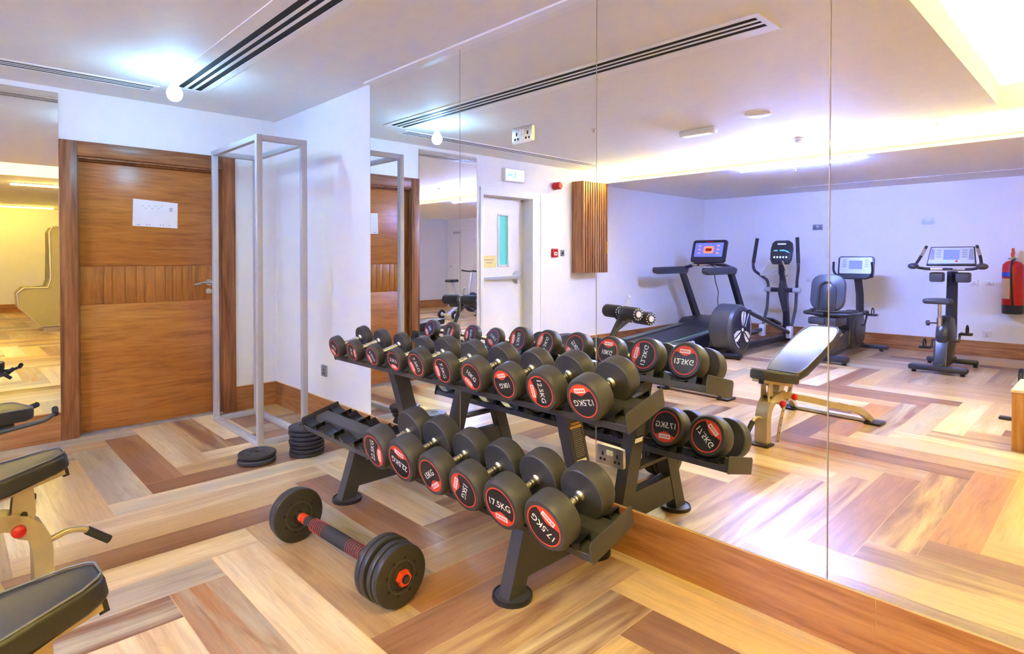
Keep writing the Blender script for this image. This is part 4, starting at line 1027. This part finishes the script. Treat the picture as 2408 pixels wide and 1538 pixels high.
for sx in (-1, 1): kid('end_cap', B().b2((TX+sx*.36-.06, TY0-.01, .03), (TX+sx*.36+.06, TY0+.06, .175), .015), 'blackp', t)
for x in (TX-.34, TX+.34):
    for y in (-4.85, -6.85): kid('foot', B().cyl((x, y, 0), (x, y, .07), .03, n=16), 'blackp', t)
q = B(); put_text(q, 'CT5', .33, .115, plane_mt((TX+W2+.0015, -5.17, .135), (0, -1, 0), (0, 0, 1)) if False else plane_mt((TX+W2+.0015, -5.17, .13), (0, 1, 0), (0, 0, 1)), 0, .03); kid('model_lettering', q, 'label_w', t, 'white lettering', 0)
for sx in (-1, 1):
    x = TX+sx*.405
    q = B(); vs = []
    for y, z, d in ((-6.90, .34, .075), (-6.42, 1.10, .06)):
        vs.append([q.bm.verts.new((x+a*.03, y+b2*d, z)) for a, b2 in ((-1, -1), (1, -1), (1, 1), (-1, 1))])
    for j in range(4): q.bm.faces.new((vs[0][j], vs[0][(j+1) % 4], vs[1][(j+1) % 4], vs[1][j]))
    q.bm.faces.new(vs[0][::-1]); q.bm.faces.new(vs[1]); kid('upright', q, 'machine', t)
    q = yz(B(), [(-5.62, 1.10), (-5.60, 1.14), (-5.62, 1.185), (-6.45, 1.195), (-6.56, 1.16), (-6.52, 1.08), (-5.70, 1.08)], x-.045, x+.045, .018); kid('handrail', q, 'machine2', t)
q = B().tube([(TX-.40, -6.46, 1.17), (TX-.25, -6.52, 1.215), (TX, -6.55, 1.23), (TX+.25, -6.52, 1.215), (TX+.40, -6.46, 1.17)], .05, 10, sy=.55); kid('crossbar', q, 'machine', t)
q = B().tube([(TX-.15, -6.43, 1.20), (TX-.13, -6.22, 1.215), (TX-.02, -6.18, 1.215)], .017, 10, .04); q.tube([(TX+.15, -6.43, 1.20), (TX+.13, -6.22, 1.215), (TX+.02, -6.18, 1.215)], .017, 10, .04); kid('pulse_grip', q, 'chrome', t)
ca, sa = math.cos(R(18)), math.sin(R(18))
mt = plane_mt((TX+.02, -6.44, 1.435), (1, 0, 0), (0, -sa, ca))
mt = mt @ Matrix.Diagonal((1, 1, 1, 1))
# normal of this frame points to (x cross y) = (0, -ca, -sa); turn it so the face looks at the runner
mt = plane_mt((TX+.02, -6.46, 1.435), (-1, 0, 0), (0, -sa, ca))
hs = kid('console', B().prism(rrect(.56, .36, .03), -.05, 0, mt, bev=.01), 'machine', t)
q = B().prism(rrect(.47, .23, .01), 0, .001, mt @ Matrix.Translation((0, .02, 0))); sc_ = obj('display', q, 'screen_b', hs, True)
q = B().prism(rrect(.165, .115, .03), .001, .002, mt @ Matrix.Translation((0, .02, 0)))
for sx in (-1, 1):
    for k in range(3): q.prism(rrect(.04, .02, .006), .001, .002, mt @ Matrix.Translation((sx*.155, .085-k*.06, 0)))
obj('display_readout', q, 'screen_o', sc_, True, label='orange readout')
q = B().prism(rrect(.105, .05, .01), .002, .0025, mt @ Matrix.Translation((0, .02, 0))).prism(rrect(.13, .014, .003), .0, .001, mt @ Matrix.Translation((0, .155, 0))); obj('display_window', q, 'red', sc_, True)
kid('console_neck', B().tube([(TX, -6.54, 1.21), (TX+.02, -6.50, 1.33)], .05, 10, sy=.5), 'machine', t)
q = B().b2((TX-.14, -6.46, 1.225), (TX+.12, -6.30, 1.255), .01); kid('control_pod', q, 'blackp', t)
q = B().b2((TX-.10, -6.42, 1.2551), (TX-.01, -6.32, 1.259), .001); kid('stop_key', q, 'red', t)
kid('power_cord', B().tube([(TX+.10, -6.46, 1.15), (TX+.105, -6.5, 1.05), (TX+.085, -6.56, .95), (TX+.12, -6.6, .80), (TX+.09, -6.62, .65), (TX+.10, -6.66, .50), (TX+.09, -6.7, .38)], .006, 8, .06), 'blackp', t)

# ---------------------------------------------------------------- elliptical trainer
EX = 1.645
t = thing('elliptical_trainer', 'dark elliptical trainer with a big fan disc beside the treadmill', 'exercise machine', (EX, -6.3, 0))
q = B().lathe([(.0, -.17), (.20, -.17), (.31, -.15), (.335, -.12), (.335, .12), (.31, .155), (.28, .165), (.0, .165)], (EX, -5.50, .37), (1, 0, 0), 56); hs = kid('flywheel_housing', q, 'machine2', t)
q = B().lathe([(0, .1655), (.265, .1655), (.265, .170), (0, .170)], (EX, -5.50, .37), (1, 0, 0), 48); ds = obj('side_disc', q, 'machine', hs, True)
q = B(); mt0 = plane_mt((EX+.1705, -5.50, .37), (0, 1, 0), (0, 0, 1))
for a in (100, 218, 335):
    m2 = mt0 @ Matrix.Rotation(R(a-90), 4, 'Z')
    for sx in (-1, 1): q.prism([(sx*.012, .05), (sx*.055, .12), (sx*.068, .19), (sx*.05, .235), (sx*.012, .245)][::sx], 0, .0012, m2)
q.cyl((EX+.17, -5.5, .37), (EX+.177, -5.5, .37), .022, n=20)
obj('propeller_emblem', q, 'label_w', ds, True, label='pale three-blade emblem')
q = B()
for a0 in (150, 20):
    for k in range(12):
        a = R(a0+k*5.0 if a0 == 150 else a0-70+k*5.0-15); q.prism(rrect(.013, .016, .002), 0, .0012, mt0 @ Matrix.Rotation(a, 4, 'Z') @ Matrix.Translation((.247, 0, 0)) @ Matrix.Rotation(R(90), 4, 'Z'))
obj('rim_lettering', q, 'label_w', ds, True)
kid('crank_arm', B().cyl((EX+.185, -5.62, .60), (EX+.225, -5.62, .60), .035, n=16).tube([(EX+.205, -5.50, .40), (EX+.205, -5.62, .60)], .02, 8), 'machine', t)
kid('crank_arm', B().cyl((EX-.225, -5.38, .16), (EX-.185, -5.38, .16), .035, n=16).tube([(EX-.205, -5.50, .36), (EX-.205, -5.38, .16)], .02, 8), 'machine', t)
for sx, ya, za, yb, zb in ((1, -5.62, .60, -7.0, .20), (-1, -5.38, .16, -7.0, .22)):
    x = EX+sx*.205
    rm = kid('pedal_arm', B().tube([(x, ya, za), (x, yb, zb)], .03, 10, sx=.8), 'machine', t)
    yy = ya+(yb-ya)*.55; zz = za+(zb-za)*.55
    q = B().prism(rrect(.17, .38, .05), 0, .03, Matrix.Translation((EX+sx*.14, yy-.12, zz+.015)) @ Matrix.Rotation(math.atan2(zb-za, abs(yb-ya))*-1, 4, 'X'), bev=.01); kid('foot_plate', q, 'blackp', t)
    q = B().b2((x-.04, yb-.05, .12), (x+.04, yb+.05, .30), .015); kid('link_bracket', q, 'plastic_w', t)
q = B().b2((EX-.045, -7.45, .04), (EX+.045, -5.3, .13), .01); kid('base_rail', q, 'machine', t)
kid('rear_foot_bar', B().b2((EX-.26, -5.34, .02), (EX+.26, -5.22, .075), .015), 'machine', t)
kid('front_foot_bar', B().b2((EX-.27, -7.56, .02), (EX+.27, -7.44, .075), .015), 'machine', t)
for x in (EX-.22, EX+.22):
    for y in (-5.28, -7.5): kid('foot', B().cyl((x, y, 0), (x, y, .03), .022, n=14), 'blackp', t)
q = B().tube([(EX, -7.42, .10), (EX, -7.40, .45), (EX, -7.30, .80), (EX, -7.22, 1.12)], [.075, .06, .075, .045], 12, sy=.8); kid('mast', q, 'machine', t)
q = B().tube([(EX, -7.36, .50), (EX, -7.28, .80), (EX, -7.24, .98)], [.06, .11, .055], 14, sy=.7); kid('mast_shroud', q, 'machine2', t)
kid('pivot_tube', B().cyl((EX-.19, -7.24, .83), (EX+.19, -7.24, .83), .035, n=16), 'machine', t)
for sx in (-1, 1):
    kid('pivot_cap', B().lathe([(.042, 0), (.046, .02), (.046, .09), (.030, .11), (0, .112)], (EX+sx*.165, -7.24, .83), (sx, 0, 0), 24), 'silverp', t)
    x = EX+sx*.215
    q = B().tube([(x, -7.0, .22), (x, -7.20, .55), (x, -7.24, .90), (x+sx*.01, -7.22, .98), (EX+sx*.33, -6.98, 1.13), (EX+sx*.34, -6.96, 1.22), (EX+sx*.30, -7.02, 1.62)], .022, 12, .07); ar = kid('swing_arm', q, 'machine2', t)
    obj('hand_grip', B().tube([(EX+sx*.337, -6.965, 1.25), (EX+sx*.30, -7.02, 1.63)], .026, 12), 'foam', ar, True)
    q = B().tube([(EX+sx*.04, -7.18, 1.14), (EX+sx*.14, -7.0, 1.07), (EX+sx*.20, -6.90, 1.06), (EX+sx*.19, -6.92, 1.12), (EX+sx*.10, -6.98, 1.28)], .013, 10, .04); kid('fixed_handle', q, 'chrome' if sx > 0 else 'silverp', t)
sa, ca = math.sin(R(16)), math.cos(R(16))
mt = plane_mt((EX+.03, -7.10, 1.42), (-1, 0, 0), (0, -sa, ca))
hs = kid('console', B().prism([(-.12, -.185), (.12, -.185), (.155, -.12), (.165, .05), (.145, .15), (.10, .185), (-.10, .185), (-.145, .15), (-.165, .05), (-.155, -.12)], -.07, 0, mt, bev=.015), 'machine', t)
q = B().prism(rrect(.13, .018, .004), 0, .001, mt @ Matrix.Translation((0, .125, 0)))
for k in range(5): q.prism(rrect(.024, .030, .006), 0, .001, mt @ Matrix.Translation((-.09+k*.045, -.085, 0)))
obj('console_keys', q, 'screen_w', hs, True)
q = B().prism([(-.13, -.01), (-.09, .02), (-.03, .035), (.02, .03), (.02, .012), (-.05, .012), (-.13, -.022)], 0, .001, mt).prism(rrect(.06, .02, .004), 0, .001, mt @ Matrix.Translation((.08, .02, 0))); obj('console_display', q, 'screen_g', hs, True)
kid('console_neck', B().tube([(EX, -7.22, 1.08), (EX+.02, -7.15, 1.27)], .05, 12), 'machine', t)

# ---------------------------------------------------------------- recumbent bike
BX = 2.70
t = thing('recumbent_bike', 'dark recumbent bike with a padded backrest facing the far wall', 'exercise machine', (BX, -6.6, 0))
q = yz(B(), [(-6.62, .16), (-6.66, .42), (-6.78, .56), (-7.0, .60), (-7.22, .52), (-7.32, .34), (-7.25, .16), (-7.0, .08), (-6.75, .09)], BX-.09, BX+.09, .03); bd = kid('drive_housing', q, 'machine', t)
q = B().lathe([(.0, .03), (.15, .03), (.20, .025), (.225, .0)], (BX+.085, -6.98, .33), (1, 0, 0), 40); obj('side_cover', q, 'machine2', bd, True)
q = yz(B(), [(-5.84, .10), (-5.84, .20), (-6.70, .36), (-6.70, .12)], BX-.06, BX+.06, .015); bm_ = kid('seat_beam', q, 'machine2', t)
q = yz(B(), [(-5.90, .12), (-6.05, .40), (-6.25, .40), (-6.60, .14)], BX+.061, BX+.075, .004); cv = kid('side_guard', q, 'machine2', t)
q = B().cyl((BX+.0755, -6.22, .21), (BX+.077, -6.22, .21), .022, n=16); obj('round_badge', q, 'red', cv, True)
q = B(); x_ = 0
for k in range(7): q.prism(rrect(.02, .022, .003), 0, .001, plane_mt((BX+.0755, -6.20-k*.024, .30+k*.004), (0, -1, 0), (0, 0, 1)))
obj('badge_lettering', q, 'label_w', cv, True)
kid('rear_foot_bar', B().b2((BX-.30, -5.90, .03), (BX+.30, -5.78, .10), .02), 'machine', t)
kid('front_foot_bar', B().b2((BX-.30, -7.48, .03), (BX+.34, -7.38, .085), .02), 'machine', t)
for x in (BX-.25, BX+.25):
    for y in (-5.84, -7.43): kid('foot', B().cyl((x, y, 0), (x, y, .04), .024, n=14), 'blackp', t)
kid('base_rail', B().b2((BX-.04, -7.42, .05), (BX+.04, -5.85, .11), .01), 'machine', t)
mt = Matrix.Translation((BX, -6.02, .88)) @ Matrix.Rotation(R(90+12), 4, 'X')
bk = kid('backrest', B().prism(rrect(.40, .46, .12, 8), -.03, .035, mt, bev=.015), 'machine2', t)
q = B().prism(rrect(.20, .34, .08, 8), -.040, -.030, mt @ Matrix.Translation((0, -.05, 0)), bev=.004); obj('backrest_panel', q, 'machine', bk, True)
q = B().tube([mt @ Vector((-.10, -.24, -.05)), mt @ Vector((-.10, .05, -.05)), mt @ Vector((-.05, .13, -.05)), mt @ Vector((.05, .13, -.05)), mt @ Vector((.10, .05, -.05)), mt @ Vector((.10, -.24, -.05))], .012, 10, .05); obj('backrest_tube', q, 'machine', bk, True)
kid('seat_cushion', B().prism(rrect(.42, .38, .08), 0, .07, Matrix.Translation((BX, -6.25, .56)), bev=.02), 'machine', t)
kid('seat_carriage', B().b2((BX-.11, -6.40, .44), (BX+.11, -5.98, .56), .02).b2((BX-.22, -6.06, .47), (BX-.02, -5.94, .56), .02), 'machine2', t)
for sx in (-1, 1):
    q = B().tube([(BX+sx*.04, -5.98, .60), (BX+sx*.27, -5.98, .61), (BX+sx*.31, -6.10, .61), (BX+sx*.31, -6.50, .615)], .022, 12, .09); hr = kid('seat_handle', q, 'machine', t)
    obj('hand_grip', B().cyl((BX+sx*.31, -6.30, .613), (BX+sx*.31, -6.52, .615), .028, n=14), 'foam', hr, True)
q = B().tube([(BX+.06, -7.12, .55), (BX+.03, -7.22, .80), (BX, -7.22, 1.08)], .05, 4); kid('console_mast', q, 'machine', t)
sa, ca = math.sin(R(10)), math.cos(R(10))
mt = plane_mt((BX, -7.12, 1.20), (-1, 0, 0), (0, -sa, ca))
hs = kid('console', B().prism(rrect(.45, .30, .03), -.06, 0, mt, bev=.012), 'machine', t)
obj('console_face', B().prism(rrect(.41, .23, .015), 0, .001, mt @ Matrix.Translation((0, .02, 0))), 'silverp', hs, True)
obj('display', B().prism(rrect(.17, .12, .008), .001, .002, mt @ Matrix.Translation((0, .03, 0))), 'screen_b', hs, True)
q = B()
for sx in (-1, 1):
    for k in range(4): q.prism(rrect(.05, .015, .003), .001, .002, mt @ Matrix.Translation((sx*.14, .095-k*.03, 0)))
obj('console_keys', q, 'slot', hs, True)
q = B().tube([(BX-.24, -6.98, 1.27), (BX-.25, -7.0, 1.12), (BX-.18, -7.06, 1.04), (BX+.18, -7.06, 1.04), (BX+.25, -7.0, 1.12), (BX+.24, -6.98, 1.27)], .015, 10, .06); kid('console_handle', q, 'machine', t)
for sx, dy, dz in ((1, -.10, .14), (-1, .10, -.14)):
    x = BX+sx*.16
    cr_ = kid('crank_arm', B().tube([(BX+sx*.10, -6.98, .40), (x, -6.98, .40), (x, -6.98+dy, .40+dz)], .014, 8), 'machine', t)
    obj('pedal', B().b2((x+min(0, sx*.13), -6.98+dy-.05, .40+dz-.015), (x+max(0, sx*.13), -6.98+dy+.05, .40+dz+.015), .008), 'blackp', cr_, True)
    obj('pedal_strap', B().tube([(x+sx*.07, -6.98+dy+.05, .40+dz), (x+sx*.07, -6.98+dy+.06, .46+dz), (x+sx*.07, -6.98+dy, .50+dz), (x+sx*.07, -6.98+dy-.06, .46+dz), (x+sx*.07, -6.98+dy-.05, .40+dz)], .008, 8, .03), 'foam', cr_, True)

# ---------------------------------------------------------------- upright bike
UBX = 3.87
t = thing('upright_bike', 'dark upright exercise bike with a wide silver console near the fire extinguisher', 'exercise machine', (UBX, -6.4, 0))
q = B().lathe([(0, -.075), (.17, -.075), (.235, -.055), (.25, -.03), (.25, .03), (.235, .055), (.17, .075), (0, .075)], (UBX, -6.45, .39), (1, 0, 0), 48); bd = kid('drive_housing', q, 'machine', t)
obj('side_cover', B().lathe([(0, .082), (.13, .080), (.17, .074)], (UBX, -6.45, .39), (1, 0, 0), 40), 'machine2', bd, True)
q = yz(B(), [(-6.10, .06), (-6.18, .30), (-6.30, .46), (-6.40, .60), (-6.56, .60), (-6.62, .30), (-6.50, .12)], UBX-.07, UBX+.07, .02); kid('body_shell', q, 'machine', t)
kid('rear_foot_bar', B().b2((UBX-.28, -6.08, .03), (UBX+.28, -5.95, .09), .02), 'machine', t)
kid('front_foot_bar', B().b2((UBX-.26, -6.86, .03), (UBX+.26, -6.76, .085), .02), 'machine', t)
kid('base_rail', B().b2((UBX-.05, -6.80, .05), (UBX+.05, -6.0, .12), .015), 'machine', t)
for x in (UBX-.23, UBX+.23):
    for y in (-6.01, -6.81): kid('foot', B().cyl((x, y, 0), (x, y, .04), .022, n=14), 'blackp', t)
kid('console_mast', B().tube([(UBX+.01, -6.66, .35), (UBX+.01, -6.74, 1.16)], [.062, .055], 4), 'machine', t)
sp = kid('seat_post', B().cyl((UBX-.03, -6.28, .40), (UBX-.03, -6.26, .62), .030, n=16).cyl((UBX-.03, -6.26, .60), (UBX-.03, -6.25, .80), .019, n=16), 'brushed', t)
obj('height_knob', B().cyl((UBX-.05, -6.24, .56), (UBX-.12, -6.20, .56), .008, n=10).lathe([(.03, 0), (.034, .015), (.028, .03), (0, .032)], (UBX-.12, -6.20, .56), (-.87, .5, 0), 8), 'machine2', sp, True)
q = B().prism([(-.12, -.14), (.12, -.14), (.145, -.09), (.13, .02), (.05, .07), (.03, .18), (0, .20), (-.03, .18), (-.05, .07), (-.13, .02), (-.145, -.09)], 0, .06, Matrix.Translation((UBX-.03, -6.22, .79)) @ Matrix.Rotation(R(180), 4, 'Z'), bev=.022); kid('saddle', q, 'machine2', t)
sa, ca = math.sin(R(22)), math.cos(R(22))
mt = plane_mt((UBX, -6.72, 1.35), (-1, 0, 0), (0, -sa, ca))
hs = kid('console', B().prism([(-.25, -.12), (.25, -.12), (.22, .125), (-.22, .125)], -.05, 0, mt, bev=.012), 'machine', t)
obj('console_face', B().prism([(-.235, -.10), (.235, -.10), (.21, .11), (-.21, .11)], 0, .001, mt), 'silverp', hs, True)
obj('display', B().prism(rrect(.16, .13, .006), .001, .002, mt @ Matrix.Translation((0, .015, 0))), 'screen_b', hs, True)
q = B()
for sx in (-1, 1):
    for k in range(4): q.prism(rrect(.05, .014, .003), .001, .002, mt @ Matrix.Translation((sx*.13, .075-k*.03, 0)))
    q.prism([(sx*.17, -.05), (sx*.22, -.05), (sx*.205, .09), (sx*.175, .09)][::sx], .001, .002, mt)
obj('console_keys', q, 'slot', hs, True)
q = B().cyl(mt @ Vector((.055, -.07, .001)), mt @ Vector((.055, -.07, .004)), .012, n=16).cyl(mt @ Vector((0, -.075, .001)), mt @ Vector((0, -.075, .004)), .007, n=12); obj('start_key', q, 'screen_g', hs, True)
obj('stop_key', B().cyl(mt @ Vector((-.055, -.07, .001)), mt @ Vector((-.055, -.07, .004)), .012, n=16), 'red', hs, True)
q = B().tube([(UBX-.25, -6.70, 1.47), (UBX-.30, -6.60, 1.32), (UBX-.33, -6.45, 1.215), (UBX-.22, -6.52, 1.19), (UBX+.22, -6.52, 1.19), (UBX+.33, -6.45, 1.215), (UBX+.30, -6.60, 1.32), (UBX+.25, -6.70, 1.47)], .017, 12, .05); hb_ = kid('handlebar', q, 'machine', t)
for sx in (-1, 1):
    obj('bar_end_pad', B().sph((UBX+sx*.335, -6.44, 1.225), .05, 16, (1.2, 1.0, .75)), 'machine2', hb_, True)
    obj('pulse_sensor', B().cyl((UBX+sx*.05, -6.52, 1.19), (UBX+sx*.17, -6.52, 1.19), .0185, n=14).tube([(UBX+sx*.262, -6.676, 1.43), (UBX+sx*.292, -6.618, 1.345)], .0195, 12), 'chrome', hb_, True)
    kid('cup_holder', B().b2((UBX+sx*.13-.07, -6.72, 1.03), (UBX+sx*.13+.07, -6.58, 1.15), .02), 'machine2', t)
for sx, dy, dz in ((1, -.05, .15), (-1, .05, -.15)):
    x = UBX+sx*.13
    cr_ = kid('crank_arm', B().tube([(UBX+sx*.07, -6.42, .34), (x, -6.42, .34), (x, -6.42+dy, .34+dz*.6)], .014, 8), 'machine', t)
    zz = .34+dz*.6
    obj('pedal', B().b2((x+min(0, sx*.12), -6.42+dy-.05, zz-.015), (x+max(0, sx*.12), -6.42+dy+.05, zz+.015), .008), 'blackp', cr_, True)
    obj('pedal_strap', B().tube([(x+sx*.07, -6.42+dy+.05, zz), (x+sx*.07, -6.42+dy+.07, zz+.06), (x+sx*.07, -6.42+dy, zz+.11), (x+sx*.07, -6.42+dy-.07, zz+.06), (x+sx*.07, -6.42+dy-.05, zz)], .009, 8, .03), 'foam', cr_, True)

# ---------------------------------------------------------------- fire extinguisher on the far wall
t = thing('fire_extinguisher', 'red fire extinguisher hung on the far wall right of the upright bike', 'extinguisher', (4.34, YF, .60))
ex, ey = 4.345, YF+.125
kid('cylinder_body', B().lathe([(.112, .72), (.112, 1.18), (.105, 1.24), (.075, 1.275), (.035, 1.29), (0, 1.29)], (ex, ey, 0), n=40), 'red', t)
kid('base_skirt', B().lathe([(0, .605), (.105, .605), (.113, .615), (.114, .72), (.112, .72)], (ex, ey, 0), n=40), 'blackp', t)
kid('valve', B().lathe([(.03, 1.29), (.03, 1.315), (.02, 1.32), (.02, 1.345), (0, 1.345)], (ex, ey, 0), n=20).cyl((ex-.05, ey, 1.315), (ex+.05, ey, 1.315), .01, n=10), 'cream', t)
kid('squeeze_handle', B().box((ex, ey+.02, 1.375), (.035, .11, .05), Euler((R(-15), 0, 0)).to_matrix(), .008).b2((ex-.012, ey-.03, 1.39), (ex+.012, ey+.05, 1.45), .006), 'orange', t)
kid('hose', B().tube([(ex+.02, ey+.03, 1.31), (ex+.0, ey+.105, 1.29), (ex-.01, ey+.135, 1.2), (ex+.0, ey+.128, .95), (ex+.012, ey+.126, .72)], .012, 10, .05), 'blackp', t)
def wrap(name, z0, z1, a0, a1, mat):
    q = B(); n = 14; rr = .1128
    for k in range(n):
        aa, ab = R(a0+(a1-a0)*k/n), R(a0+(a1-a0)*(k+1)/n)
        q.bm.faces.new([q.bm.verts.new((ex+rr*math.cos(a), ey+rr*math.sin(a), z)) for a, z in ((aa, z0), (ab, z0), (ab, z1), (aa, z1))])
    return kid(name, q, mat, t)
wrap('instruction_label', .80, 1.06, 100, 165, 'pink'); wrap('type_label', 1.08, 1.14, 100, 165, 'bluelabel')
kid('wall_bracket', B().b2((ex-.03, YF, .95), (ex+.03, ey-.10, 1.25), .004), 'slot', t)

# ---------------------------------------------------------------- high-backed lounge chair seen in the door mirror
t = thing('massage_chair', 'olive high-backed padded chair seen from its side in the door mirror', 'chair', (8.5, -.65, 0))
prof = [(-1.21, .70), (-1.12, .80), (-.78, .79), (-.735, .95), (-.75, 1.80), (-.70, 1.90), (-.20, 1.92), (-.08, 1.75), (-.06, .10), (-.90, .10), (-1.08, .34), (-1.19, .45)]
q = yz(B(), [(y, z) for y, z in prof], 8.22, 8.34, .02); kid('side_panel', q, 'olive', t)
q = yz(B(), [(y, z) for y, z in prof], 8.78, 8.90, .02); kid('side_panel', q, 'olive', t)
q = yz(B(), [(-1.12, .45), (-1.10, .62), (-.68, .58), (-.55, 1.80), (-.25, 1.80), (-.12, .20), (-.9, .2)], 8.34, 8.78, .03); kid('seat_shell', q, 'olive', t)
kid('base_plinth', B().b2((8.25, -.85, 0), (8.87, -.10, .10), .01), 'cream', t)
kid('edge_trim', B().tube([(8.215, y, z) for y, z in prof], .016, 8, closed=True), 'cream', t)

# ---------------------------------------------------------------- render settings
sc = bpy.context.scene
wd = bpy.data.worlds.new('world'); sc.world = wd; wd.use_nodes = True
wd.node_tree.nodes['Background'].inputs[0].default_value = (.02, .02, .02, 1)
sc.view_settings.view_transform = 'Standard'; sc.view_settings.look = 'None'; sc.view_settings.gamma = 1
sc.view_settings.use_curve_mapping = False
sc.view_settings.exposure = 0
sc.cycles.use_denoising = True
sc.cycles.max_bounces = 14; sc.cycles.diffuse_bounces = 6; sc.cycles.glossy_bounces = 8
sc.cycles.caustics_reflective = True; sc.cycles.caustics_refractive = False
sc.cycles.sample_clamp_indirect = 0
